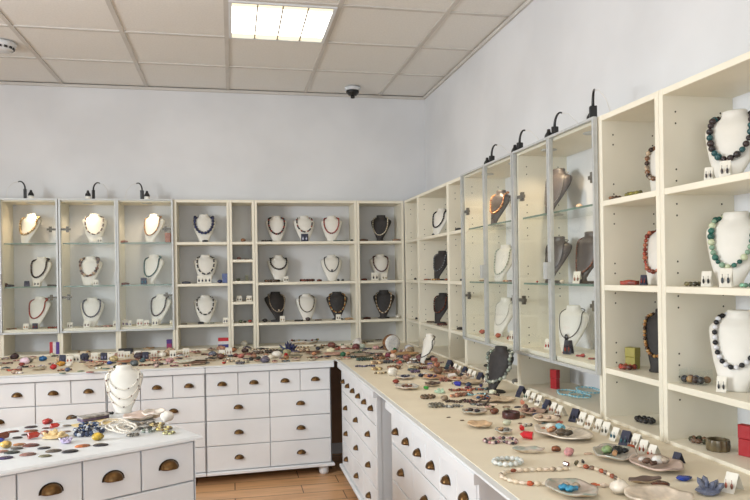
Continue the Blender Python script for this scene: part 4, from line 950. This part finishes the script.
# side counter
fillA = lambda nm, cols, s=.014: dict(nm=nm, fill=[(dx, dy, s, c) for (dx, dy), c in zip(((-.35, .1), (.1, -.25), (.35, .2), (-.05, .35), (-.15, -.4), (.5, -.15), (.12, .1)), cols)])
goods([
 (378, 353, 'dish', 28, (236, 226, 206), 'wide pale flat shell in the corner of the side counter', dict(asp=.85)), (370, 343, 'ring', 8, (84, 64, 50), 'dark brown bracelet under the corner unit', ), (379, 341.5, 'ring', 8, (84, 64, 50), 'dark brown bracelet under the corner unit'),
 (408, 356, 'dish', 24, (206, 160, 110), 'tan-orange shell right of the white geode slice', dict(asp=.85, h=.03)), (409, 350.5, 'lump', 10, (228, 228, 232), 'bluish white stone behind the tan-orange shell', .3),
 (394, 352, 'lump', 6, (40, 110, 70), 'green stone in front of the geode slice', .4), (362, 360.5, 'ring', 12, (40, 70, 60), 'dark green bracelet at the corner, near the gap'), (369, 360, 'ring', 9, (36, 80, 60), 'bright green bracelet next to the dark green one'),
 (365, 367, 'str', 18, (90, 84, 120), 'purple bead string at the corner edge'), (379, 359.5, 'ring', 13, (150, 104, 70), 'brown bracelet behind the tan bracelet stack'), (377, 364, 'ring', 12, (196, 160, 124), 'tan bracelet near the corner edge'), (377, 370, 'ring', 11, (206, 170, 120), 'golden tan bracelet nearest the corner edge'),
 (394, 369, 'ring', 14, (150, 106, 76), 'wide brown bracelet left of the white shell lump'), (388, 363, 'ring', 11, (84, 84, 90), 'grey bracelet %s' % SC), (399, 363, 'ring', 11, (90, 90, 80), 'olive-grey bracelet %s' % SC), (402, 358, 'ring', 10, (60, 64, 84), 'slate blue bracelet %s' % SC),
 (397, 356, 'str', 12, (170, 160, 160), 'grey bead string %s' % SC), (410, 362, 'str', 14, (140, 110, 90), 'brown bead string left of the slim white bust'), (414, 367, 'dish', 13, (206, 190, 170), 'small pale dish left of the slim white bust'),
 (392.5, 376, 'lump', 11, WHT, 'white shell lump near the counter edge', .4), (382, 374, 'str', 14, (206, 180, 140), 'cream bead string at the counter edge'), (406, 379, 'dish', 19, 'p', 'oyster dish holding dark blue stones', fillA('oyster dish', [NVY, (60, 50, 80), BLK, GRY, NVY])),
 (408, 389, 'dish', 24, 'p', 'oyster dish holding brown stones near the counter edge', fillA('brown-stone oyster', [(110, 74, 56), (150, 100, 76), (84, 58, 48), (170, 130, 100), (120, 70, 60)])), (396, 383.5, 'lump', 7, (150, 60, 46), 'small brick-red stone beside the oyster dishes'),
 (421, 377, 'lump', 6, (38, 44, 70), 'dark blue stone between the oyster dishes'), (430, 366, 'gem', 6, (40, 40, 150), 'cobalt blue crystal at the foot of the slim white bust'), (423, 369, 'ring', 10, (120, 70, 60), 'red-brown bracelet at the foot of the slim white bust'),
 (433, 379, 'dish', 21, (214, 160, 120), 'orange-rimmed shell dish with purple stones', fillA('orange-rimmed dish', [(90, 60, 100), (60, 50, 90), (110, 80, 110), (40, 40, 80)])), (437, 372, 'dish', 14, (200, 170, 110), 'small golden dish behind the orange-rimmed dish', fillA('golden dish', [(110, 40, 50), (90, 50, 90)], .012)),
 (432, 386, 'dish', 16, (90, 66, 54), 'dark wooden dish in front of the orange-rimmed dish', fillA('wooden dish', [(150, 130, 110), (110, 90, 80)], .013)), (426, 389.5, 'gem', 6.5, (60, 150, 60), 'bright green crystal by the brown-stone oyster'), (440, 393, 'clus', 12, (190, 216, 190), 'pale green crystal cluster %s' % SC, .4),
 (428, 398.5, 'ring', 15, (120, 92, 64), 'brown wooden-bead bracelet near the counter edge'), (436, 407, 'ring', 16, (126, 122, 106), 'grey stone bracelet near the counter edge'), (444.5, 401, 'lump', 8, (160, 140, 116), 'rounded beige stone beside the grey bracelet', .36),
 (450, 374, 'dish', 15, (150, 104, 76), 'brown oval dish right of the golden dish', fillA('brown oval dish', [(90, 60, 50), (170, 130, 100)], .013)), (458, 381, 'dish', 19, (214, 180, 150), 'peach shell dish by the earring cards', fillA('peach dish', [(150, 90, 70), (200, 150, 120), (110, 70, 60)])),
 (457.5, 386, 'gem', 9, (46, 50, 160), 'cobalt blue crystal in front of the peach dish'), (470, 384, 'dish', 22, (214, 190, 160), 'broad cream shell left of the black bust', dict(asp=1.0)), (470, 391, 'str', 24, (196, 110, 80), 'orange bead string left of the black bust'),
 (459, 391, 'str', 18, (150, 90, 70), 'brick bead string behind the striped rings'), (476, 396, 'str', 22, (150, 190, 196), 'pale blue bead string in front of the black bust'), (484, 390, 'str', 16, (110, 140, 146), 'blue-grey bead string at the black bust base'),
 (461, 396, 'ring', 13, (170, 110, 80), 'reddish bracelet in the striped row'), (455, 397, 'ring', 10, (190, 130, 96), 'peach bracelet in the striped row'), (468, 395, 'ring', 10, (140, 80, 60), 'brown bracelet in the striped row'),
 (459, 402.5, 'str', 26, (90, 70, 56), 'long dark bead string in front of the striped row'), (474, 402, 'str', 20, (120, 70, 76), 'plum bead string behind the driftwood shell'), (453, 407.5, 'str', 17, (150, 150, 144), 'silver bead string right of the grey bracelet'),
 (484, 401, 'dish', 30, (226, 200, 172), 'cream shell dish heaped with blue and coral beads', fillA('bead-heaped dish', [(60, 96, 140), (170, 80, 60), (70, 110, 150), (190, 120, 90), (60, 80, 120)])), (505, 402, 'dish', 22, (232, 210, 180), 'cream scallop in front of the black bust', dict(asp=1.0)),
 (475, 414, 'dish', 23, 'g', 'grey nacre shell with dark strips, near the counter edge', fillA('grey nacre shell', [(70, 56, 50), (60, 50, 56), (190, 170, 150)], .016)), (467, 413, 'lump', 6, (150, 110, 86), 'brown stone beside the grey nacre shell'),
 (448.6, 417.5, 'cab', 4.5, (96, 56, 40), 'tiny brown cabochon at the counter edge'), (462, 420.5, 'cab', 4.5, (110, 80, 56), 'tiny tan cabochon at the counter edge'), (480, 427, 'dish', 24, (226, 190, 150), 'pale shell with an orange lining', dict(asp=1.0)),
 (494.5, 414, 'lump', 9.5, (120, 66, 44), 'round chestnut stone beside the dark red bangle', .32), (511, 418, 'bang', 17.5, (84, 44, 42), 'thick dark red wooden bangle'), (531, 414, 'dish', 25, (206, 170, 150), 'shell dish of brown beads by the earring cards', fillA('bead dish', [(130, 90, 76), (90, 60, 56), (170, 130, 120), (110, 80, 84), (150, 110, 100)])),
 (522, 430, 'gem', 9.5, (206, 26, 40), 'smaller bright red crystal on the side counter'), (527, 439, 'gem', 14.5, (206, 26, 40), 'larger bright red crystal on the side counter'), (507, 425, 'lump', 9, (206, 210, 186), 'pale greenish stone below the dark red bangle', .3), (520, 423.5, 'cab', 4.5, (140, 80, 56), 'tiny rust cabochon behind the red crystals'),
 (504.5, 434, 'dish', 17, 'g', 'small iridescent abalone shell left of the red crystals', fillA('small abalone', [(190, 150, 110), (120, 116, 110)], .016)), (527.6, 453, 'dish', 31, 'g', 'long grey mussel-like shell below the red crystals', dict(asp=.42)),
 (546, 421, 'dish', 27, (236, 214, 190), 'cream shell behind the large white plate', fillA('cream shell', [(196, 160, 130), (214, 190, 170)])), (556, 451.5, 'lump', 9.5, (150, 84, 50), 'rust-brown stone in front of the large white plate', .3),
 (560, 436, 'dish', 46, (240, 228, 212), 'large white shell plate piled with stones', dict(nm='large white plate', asp=1.5, h=.026, rz=.1, fill=[(-.2, -.35, .034, (96, 82, 66)), (.05, -.42, .03, (84, 74, 62)), (.2, .25, .04, (120, 190, 210)), (-.35, .1, .02, (206, 150, 110)), (-.1, .3, .024, (214, 130, 90)), (.42, -.1, .026, (226, 206, 180)), (.1, .02, .024, (200, 170, 140))])),
 (569, 456, 'lump', 10.5, (226, 160, 160), 'pink and white stone beside the rust-brown stone', .4), (566, 466, 'gem', 8, (110, 60, 50), 'small dark garnet crystal %s' % SC), (577, 465, 'gem', 8, (90, 84, 60), 'small olive crystal %s' % SC), (583, 463, 'gem', 6, (50, 46, 50), 'small black crystal %s' % SC),
 (588, 454, 'cab', 9, (232, 200, 176), 'flat peach cabochon near the abalone dish'),
 (614, 457, 'dish', 42, 'g', 'abalone dish with green and black-white stones', dict(nm='abalone dish', asp=1.3, h=.028, rz=-.2, fill=[(-.3, .05, .034, (150, 176, 120)), (.1, -.1, .036, (40, 44, 44)), (.32, .1, .03, (226, 226, 220)), (-.05, .35, .022, (96, 130, 84)), (.45, -.15, .022, (36, 36, 40)), (-.15, -.3, .02, (196, 150, 110))])),
 (656, 468, 'dish', 46, (216, 190, 176), 'pink-brown shell dish with white pieces', dict(nm='pink-brown dish', asp=1.25, h=.028, rz=-.2, fill=[(.1, .05, .034, (240, 238, 232)), (-.35, .1, .024, (110, 80, 64)), (-.2, -.15, .022, (90, 66, 56)), (.35, -.05, .028, (206, 190, 170)), (-.45, .25, .022, (220, 214, 206))])),
 (631, 451, 'lump', 9.5, (186, 84, 50), 'orange-red stone behind the abalone dish', .36), (684, 480, 'lump', 17, (40, 70, 170), 'cobalt blue glass disc beside the pink-brown dish', .12),
 (646, 483, 'dish', 34, (120, 100, 90), 'long dark-edged shell pendant in front of the dishes', dict(asp=.4, h=.018)), (661, 489, 'lump', 20, (96, 52, 34), 'glossy dark brown stone behind the big scallop', .2),
 (709, 493, 'clus', 32, (110, 116, 136), 'jagged blue-grey mineral beside the cobalt disc', .5), (571, 494, 'dish', 44, 'g', 'shell dish with turquoise beads at the bottom edge', dict(nm='turquoise shell', asp=1.3, h=.026, fill=[(-.35, 0, .024, (60, 150, 190)), (-.15, -.2, .024, (70, 160, 196)), (.1, -.15, .022, (60, 140, 180)), (.3, .1, .022, (196, 176, 150)), (-.1, .25, .022, (206, 190, 170))])),
 (620, 494, 'lump', 20, (238, 226, 208), 'white pearl shell at the bottom edge', .36), (662, 503, 'dish', 62, (236, 220, 200), 'big white scallop cut by the bottom edge', dict(asp=1.0, h=.03)), (728, 488, 'lump', 10, (70, 70, 80), 'small slate stone in front of the white card'),
 (603, 451, 'lump', 5, (110, 120, 100), 'tiny grey-green stone at the abalone dish rim'), (516, 384, 'lump', 9, (120, 116, 108), 'grey stone right of the black bust'), (540, 449, 'cab', 6, (214, 200, 176), 'cream cabochon by the long grey shell'),
], CT, 'goods on the side counter')
# big white geode slice standing in the corner
p = put(392, 352); t = empty('geode_slice', p, .3); tag(t, 'big round white geode slice with brown rind, standing in the corner', 'geode')
b = MB(); R = .062; rings = []
for (s_, y) in ((.05, -.012), (.5, -.018), (.9, -.014), (.97, -.006)): rings.append([(R * s_ * math.cos(a) * (1 + .04 * math.sin(3 * a)), y, R * .95 + R * s_ * math.sin(a)) for a in np.linspace(0, 2 * PI, 30, endpoint=False)])
b.loft(rings, 0, True); b.build('crystal_face', mat('geode_white', (240, 238, 232), .4, rgb2=(214, 214, 216), scale=60, bump=.4), t)
b = MB(); rings = []
for (s_, y) in ((.97, -.010), (1., .0), (1.0, .022), (.7, .034), (.1, .036)): rings.append([(R * s_ * math.cos(a) * (1 + .04 * math.sin(3 * a)), y, R * .95 + R * s_ * math.sin(a)) for a in np.linspace(0, 2 * PI, 30, endpoint=False)])
b.loft(rings, 0, True); b.build('rind', stone((150, 104, 66), .6), t)['label'] = 'brown rind'
# pale driftwood-like strips in the grey nacre shell, strands
sp = lambda pts: [put(u, v)[:2] for u, v in pts]
strand(sp([(484, 442), (492, 440), (502, 439.5), (512, 440), (517, 443), (512, 445), (502, 443), (492, 444.5)]), .0055, [(196, 140, 140), (70, 56, 70), (220, 196, 190)], 'pink and dark bead bracelet string left of the larger red crystal', closed=True)
bracelet(put(507.7, 464), .040, .0075, [(232, 232, 226), (206, 214, 210)], 'white bead bracelet near the counter edge', None, sq=.8)
strand(sp([(566, 471), (548, 471.5), (530, 472), (512, 473), (501, 477), (508, 482), (522, 485), (538, 486), (552, 486)]), .0062, [(226, 206, 178), (236, 222, 200), (214, 190, 164), (232, 212, 190), (206, 96, 56)], 'long hairpin loop of pale stones with orange pieces', stretch=1.5, pat=[0, 1, 2, 3, 0, 1, 0, 3, 4])
strand(sp([(580, 468), (592, 470), (604, 474), (612, 478), (619, 482)]), .0062, [(226, 206, 178), (206, 96, 56), (150, 120, 100)], 'short pale stone strand leading to the dark-edged shell', stretch=1.4)
strand(sp([(594, 487), (604, 487.5), (613, 488)]), .006, [(214, 110, 70), (232, 212, 190)], 'short orange stone strand at the bottom edge', stretch=1.6)
strand(sp([(470, 409), (477, 408), (483, 404), (487, 399)]), .004, [(90, 70, 64), (150, 110, 96)], 'twisted dark strand rising over the grey nacre shell', zoff=.02)
strand(sp([(478, 412), (486, 410), (490, 404)]), .004, [(70, 56, 54), (110, 84, 76)], 'short black-brown strand over the grey nacre shell', zoff=.022)
# row of earring cards along the shelf foot, side counter
for (u, v, dk, c, w) in ((450, 369, 1, (70, 110, 100), 7), (456, 371, 0, (150, 110, 90), 5.5), (460.5, 373, 0, (120, 90, 80), 5.5), (465.5, 375, 1, (110, 110, 120), 6.5), (470.5, 377, 0, (150, 84, 60), 6), (475, 379, 0, (130, 110, 100), 6), (481, 381.5, 1, (90, 90, 104), 7), (487.5, 384, 0, (180, 150, 130), 6.5),
                         (522, 396.5, 1, (80, 80, 110), 8), (529, 399.5, 0, (70, 110, 80), 7), (534.5, 402, 0, (150, 120, 90), 7), (540.5, 405, 0, (110, 90, 90), 7.5), (548, 410, 1, (90, 110, 150), 8), (555, 413, 0, (190, 90, 50), 8), (561, 416, 0, (180, 130, 100), 8), (576, 421, 1, (40, 40, 44), 9.5), (584, 424, 0, (160, 140, 120), 9), (592, 428, 0, (190, 150, 120), 9.5), (600, 431, 0, (206, 180, 150), 9),
                         (607.5, 434.5, 0, (90, 86, 70), 9.5), (617, 440, 0, (50, 110, 130), 9.5), (627, 445, 1, (60, 110, 120), 11), (637.5, 447, 0, (196, 170, 150), 10), (645, 453, 0, (196, 84, 50), 10), (654, 458, 0, (190, 84, 50), 10), (678, 464, 1, (90, 96, 140), 9), (733, 491, 0, (190, 110, 90), 14)):
    loc = put(u, v); W = real(w, loc)
    card(loc, -1.2 - .1 * math.sin(u), W * .85, W * 1.3, dk, c, '%s card with %s earrings, row along side shelves' % ('navy' if dk else 'white', cname(c)), 'earring cards along the side shelves', 1.25)
# the rest of the crowded counters: small pieces between the ones above
PAL = [(214, 172, 154), (176, 122, 98), (134, 92, 76), (76, 62, 60), (238, 228, 212), (206, 140, 116), (220, 194, 160), (140, 80, 76), (96, 116, 106), (104, 104, 120), (184, 166, 150), (190, 96, 78), (60, 64, 88), (232, 212, 184), (222, 186, 170), (240, 232, 222), (200, 160, 130)]
def fill(n, us, vfun, wr, where, grp, seed, kinds):
    q = random.Random(seed); done = 0
    for _ in range(n * 14):
        if done >= n: break
        u = q.uniform(*us); lo, hi = vfun(u); v = lo + (hi - lo) * q.random() ** .9; w = q.uniform(*wr); kd = q.choice(kinds)
        loc = put(u, v); W = real(w, loc)
        if any((loc[0] - a) ** 2 + (loc[1] - c) ** 2 < (W * .5 + r) ** 2 * .8 for a, c, r, z in PLACED): continue
        c = q.choice(PAL); c = tuple(min(250, max(20, x + q.uniform(-14, 14))) for x in c); c = tuple(int(x) for x in c); wh = where(u)
        PLACED.append((loc[0], loc[1], W * .45, CT)); done += 1; sd = done + seed; cn = cname(c); rz = q.uniform(-1, 1)
        if kd == 'lump': lump(loc, W / 2, W * .42, W * .34, c, 'small %s stone, %s' % (cn, wh), seed=sd, rotz=rz, group=grp)
        elif kd == 'ring': bracelet(loc, W * .44, W * .13, [c, tuple(x * .7 for x in c), tuple(min(255, x * 1.3 + 12) for x in c)], '%s bead bracelet, %s' % (cn, wh), grp, sq=.85, rotz=rz)
        elif kd == 'cab': cabochon(loc, W / 2, W * .36, c, 'flat %s polished stone, %s' % (cn, wh), rz, grp)
        elif kd == 'clus': cluster(loc, W, W * .7, c, '%s crystal cluster, %s' % (cn, wh), seed=sd, group=grp)
        elif kd == 'gem': crystal_piece(loc, W, c, 'pointed %s crystal, %s' % (cn, wh))
        elif kd == 'dish':
            shell_dish(loc, W * .5, W * .4, .014, rz, 'small %s shell dish, %s' % (cn, wh), mat('dish_%d_%d_%d' % c, c, .3, rgb2=tuple(x * .85 for x in c), scale=30), SHELLO, sd, grp)
            lump((loc[0], loc[1], loc[2] + .006), W * .2, W * .16, W * .13, tuple(int(x * .6) for x in c), 'stone in small %s dish, %s' % (cn, wh), seed=sd, group=grp)
        else:
            P = [(loc[0] + W * (k / 5 - .5), loc[1] + W * .22 * math.sin(k * 1.9 + sd)) for k in range(6)]
            strand(P, .0055, [c, tuple(x * .7 for x in c), tuple(min(255, x * 1.3) for x in c)], '%s bead string, %s' % (cn, wh), z=CT + .0006, group=grp)
def back_where(u): return ('under first glass cabinet' if u < 60 else 'under second glass cabinet' if u < 118 else 'under third glass cabinet' if u < 175 else 'under navy-bead unit' if u < 231 else 'under narrow column' if u < 257 else 'under wide unit' if u < 358 else 'under corner unit')
fill(150, (0, 372), lambda u: (357.5 - .037 * u, 375 - .043 * u), (5, 10), back_where, 'small goods crowding the back counter', 5, ['lump', 'dish', 'ring', 'str', 'cab', 'dish', 'lump', 'str'])
def side_where(u): return 'corner of side counter' if u < 420 else 'side counter near slim white bust' if u < 470 else 'side counter past black bust'
fill(70, (352, 470), lambda u: (349 + .33 * max(0, u - 400), 353 + max(0, (u - 372)) * .36 + 4), (6, 11), side_where, 'small goods crowding the corner', 9, ['lump', 'dish', 'ring', 'ring', 'dish', 'str', 'gem', 'ring'])
fill(26, (455, 560), lambda u: (372 + .45 * (u - 455), 398 + .42 * (u - 455)), (6, 11), side_where, 'small goods along the side counter', 15, ['lump', 'ring', 'gem', 'cab', 'str', 'dish'])
# island goods
II = 'on the island'
goods([
 (13, 432, 'cab', 11, (130, 66, 50), 'red-brown oval stone near the far island edge'), (31, 427.5, 'cab', 12, (66, 50, 60), 'dark plum oval stone at the far island edge'), (31, 431.5, 'cab', 13, (160, 84, 52), 'orange-brown oval stone below the dark plum one'),
 (47.6, 424, 'lump', 10, (176, 38, 32), 'round deep red stone on the island', .28), (55, 428.5, 'gem', 10, (190, 46, 34), 'pointed red crystal beside the round red stone'), (67, 426, 'cab', 9, (150, 140, 128), 'grey oval stone at the far island edge'), (46, 428.5, 'cab', 8, (110, 70, 66), 'mauve-brown oval stone below the round red stone'),
 (17.5, 438, 'cab', 10, (56, 48, 54), 'black-violet oval stone on the island'), (26, 435, 'cab', 9, (50, 44, 46), 'black oval stone behind the red rough stone'), (34, 439, 'gem', 13, (176, 52, 36), 'rough red crystal in the middle of the oval stones'), (4, 440, 'gem', 15, (120, 62, 40), 'brown-red pointed crystal at the picture edge'),
 (19.5, 445, 'cab', 12, (206, 140, 92), 'orange oval stone on the island'), (31, 446, 'cab', 16, (122, 66, 58), 'large red-brown oval stone in the front group'), (17, 449, 'cab', 12, (96, 92, 90), 'grey-black oval stone in the front group'), (12, 453, 'cab', 15, (54, 62, 60), 'large dark green oval stone near the front edge'),
 (28, 455, 'cab', 15.5, (162, 116, 106), 'large mauve speckled oval stone near the front edge'), (44, 448.5, 'cab', 12, (66, 64, 72), 'charcoal oval stone in the front group'), (53.5, 451.5, 'cab', 15, (112, 100, 90), 'grey-brown oval stone in the front group'), (70, 452, 'cab', 15.5, (44, 44, 50), 'large black oval stone near the front edge'),
 (82.5, 446.5, 'cab', 14.5, (214, 122, 70), 'bright orange oval stone near the front edge'), (100.6, 445.5, 'cab', 14.5, (52, 48, 56), 'black oval stone below the gold stone'), (45, 456.5, 'cab', 12.5, (140, 136, 108), 'olive oval stone near the front edge'), (5, 458.5, 'cab', 15, (84, 66, 110), 'purple oval stone at the picture edge'),
 (6, 448, 'lump', 12, (226, 186, 96), 'yellow stone at the picture edge'), (2, 452, 'cab', 12, (190, 130, 120), 'dusty pink oval stone at the picture edge'), (0, 443, 'gem', 9, (54, 66, 150), 'blue crystal at the picture edge'),
 (56, 438, 'clus', 26, (226, 200, 150), 'pale citrine crystal cluster on the island', .32), (66, 443, 'clus', 13, (196, 184, 214), 'small pale amethyst cluster on the island', .5), (45, 435, 'lump', 8, (170, 110, 90), 'brown stone left of the citrine cluster'), (66, 432, 'cab', 9, (196, 160, 140), 'beige oval stone behind the citrine cluster'),
 (97.8, 440.5, 'lump', 11, (214, 176, 60), 'golden yellow faceted stone beside the blue beads', .36), (75, 417, 'cab', 8, (70, 66, 64), 'black oval stone behind the flat case'), (108, 415, 'str', 8, (40, 38, 40), 'black bead string at the foot of the island bust'),
 (140, 420, 'dish', 30, (240, 218, 206), 'pink-white shell right of the island bust', dict(asp=1.0, h=.03)), (167, 421.5, 'lump', 13, (244, 236, 226), 'round white shell at the island corner', .42), (153, 418, 'dish', 24, (244, 232, 220), 'white ruffled shell behind the gold bracelets', dict(asp=1.0, h=.035)),
 (164, 430, 'ring', 17, (206, 174, 110), 'gold bead bracelet at the island corner'), (157, 426, 'ring', 16, (196, 170, 120), 'pale gold bracelet behind the island corner'), (169, 434, 'ring', 13, (206, 190, 130), 'gold and cream bracelet nearest the island corner'), (148, 432, 'ring', 15, (190, 206, 190), 'pale green bracelet beside the gold bracelets'),
 (141, 430, 'str', 18, (150, 146, 136), 'silver-grey bead string right of the bust'), (133, 436, 'ring', 13, (150, 144, 130), 'grey bracelet near the front edge, right of the bust'), (145, 425, 'str', 16, (160, 150, 136), 'pewter bead string behind the grey bracelet'),
], IZ, 'goods on the island')
for k in range(6):
    u0, v0 = 112 + 3 * k, 428 + 2.2 * k - (k % 2) * 3
    strand([put(u0 + 14 * math.cos(a) * (1 - .06 * k), v0 - 2 + 4.2 * math.sin(a), IZ)[:2] for a in np.linspace(0, 2 * PI, 9, endpoint=False)], .0034, [mat('clear_bead', (240, 236, 226), .12, rgb2=(214, 206, 192), scale=80), (230, 220, 206)], 'loop of clear and pearl beads in front of the island bust', closed=True, z=IZ + .0006 + .004 * k, group='pearl loops on the island')
for k, (u, v, s_) in enumerate(((86, 435, 13), (93, 433, 13), (89, 430, 11), (82, 434, 9))):
    loc = put(u, v, IZ); W = real(s_, loc) 
    bracelet((loc[0], loc[1], loc[2] + (0, 0, .012, .012)[k]), W * .75, W * .16, [(38, 56, 96), (70, 96, 140), (196, 200, 206), (30, 40, 70)], 'blue and silver bead bracelet in the bundle on the island', 'blue bracelets', rotz=k)
p = put(96, 423.5, IZ); b = MB(); b.plaque(-.075, .075, -.045, .045, 0, .0015, .0004); t = b.build('paper_sheet', mat('kraft_paper', (232, 208, 150), .8, scale=12), None, p, IA + .1); tag(t, 'yellow-tan paper sheet under the flat case on the island', 'paper')
p = put(93.5, 420, IZ); t = empty('flat_case', (p[0], p[1], IZ + .0025), IA + .1); tag(t, 'flat purple-grey jewellery case on the yellow paper', 'case')
b = MB(); b.plaque(-.05, .05, -.022, .022, 0, .010, .002); b.build('tray', stone((110, 96, 130), .4), t)
b = MB(); b.plaque(-.051, .051, -.023, .023, .0105, .017, .002); b.build('lid', stone((196, 190, 186), .3), t)
# ------------------------------------------------------------------ halogen lights on the cabinet tops
BULBW = emit('halogen_bulb', (255, 246, 226), 2.2)
def halogen(x, y, deg, label, power, arc=1.):
    t = empty('cabinet_lamp', (x, y, ZT), math.radians(deg)); tag(t, label, 'cabinet lamp', 'halogen lamps on the cabinet tops')
    b = MB(); b.lathe([(.018, -.024), (.034, -.024), (.034, -.0205), (.018, -.0205)], 22); b.build('trim_ring', ALU, t)
    b = MB(); b.lathe([(0, .0), (.019, .0), (.02, .018), (.016, .03), (0, .03)], 16); b.build('bulb', mat('milky_bulb', (250, 246, 236), .3), t)
    b = MB(); b.lathe([(0, -.0235), (.016, -.0235), (.016, -.021), (0, -.021)], 16); b.build('lens', BULBW, t)
    b = MB(); b.lathe([(0, .03), (.02, .03), (.018, .044), (.009, .058), (.007, .07), (0, .07)], 14); b.build('socket', BLACK, t)
    b = MB(); b.plaque(.028, .046, -.014, .014, .004, .075, .003); b.build('transformer', BLACK, t)
    Pth = [(.037, 0, .07)] + [(.037 + .065 * arc * (1 - math.cos(a)) * .5, 0, .075 + .055 * math.sin(a)) for a in np.linspace(.25, PI * .62, 12)]
    b = MB(); b.tube(Pth, [.006 - .0002 * i for i in range(len(Pth))], 8); b.build('cable', BLACK, t)
    b = MB(); W_ = Pth[-1]; b.tube([W_, (W_[0] + .03, .01, W_[2] - .008), (W_[0] + .06, .03, W_[2] - .05), (W_[0] + .07, .05, .003)], .0016, 6); b.build('wire', mat('white_wire', (226, 222, 216), .5), t)
    l = bpy.data.lights.new('halogen', 'SPOT'); l.energy = power; l.color = (1., .78, .52); l.spot_size = math.radians(140); l.spot_blend = 1.; l.shadow_soft_size = .012
    lo = bpy.data.objects.new('halogen', l); COL.objects.link(lo); lo.location = (x, y, ZT - .03)
for (u, a, lab) in ((31, 185, 'halogen lamp with black cable on top of the first back cabinet'), (88, 20, 'halogen lamp with arched black cable on the second back cabinet'), (147, 160, 'halogen lamp with hooked black cable on the third back cabinet')):
    p = onY(u, 196, 5.31); halogen(p[0], 5.31, a, lab, 3.2)
for (u, a, lab) in ((487, -70, 'halogen lamp farthest from the camera on the side cabinets'), (515, -75, 'halogen lamp second from the corner on the side cabinets'), (549, -72, 'halogen lamp third from the corner on the side cabinets'), (592, -110, 'halogen lamp nearest the camera on the side cabinets')):
    p = onX(u, 150, 1.395); halogen(1.395, p[1], a, lab, 3.2)
# ------------------------------------------------------------------ light
def area(name, loc, rot, sx, sy, e, col):
    l = bpy.data.lights.new(name, 'AREA'); l.shape = 'RECTANGLE'; l.size = sx; l.size_y = sy; l.energy = e; l.color = col
    o = bpy.data.objects.new(name, l); COL.objects.link(o); o.location = loc; o.rotation_euler = rot
area('window_daylight', (XL - .12, 1.85, 1.65), (0, -PI / 2, 0), 1.0, 1.1, 122, (.90, .95, 1.))
area('added_front_fill', (-.9, YF - .12, 1.25), (PI / 2, 0, 0), 3.9, 2.1, 44, (.92, .96, 1.))  # added fill lamp outside the made-up front window
w = bpy.data.worlds.new('world'); S.world = w; w.use_nodes = True
w.node_tree.nodes['Background'].inputs[0].default_value = (.75, .86, 1., 1); w.node_tree.nodes['Background'].inputs[1].default_value = 1.
finish_labels()
S.view_settings.view_transform = 'Standard'; S.view_settings.look = 'None'; S.view_settings.exposure = .03; S.view_settings.gamma = 1.
S.view_settings.use_curve_mapping = False
S.cycles.max_bounces = 10; S.cycles.transparent_max_bounces = 16; S.cycles.caustics_reflective = False; S.cycles.caustics_refractive = False
S.cycles.use_denoising = True
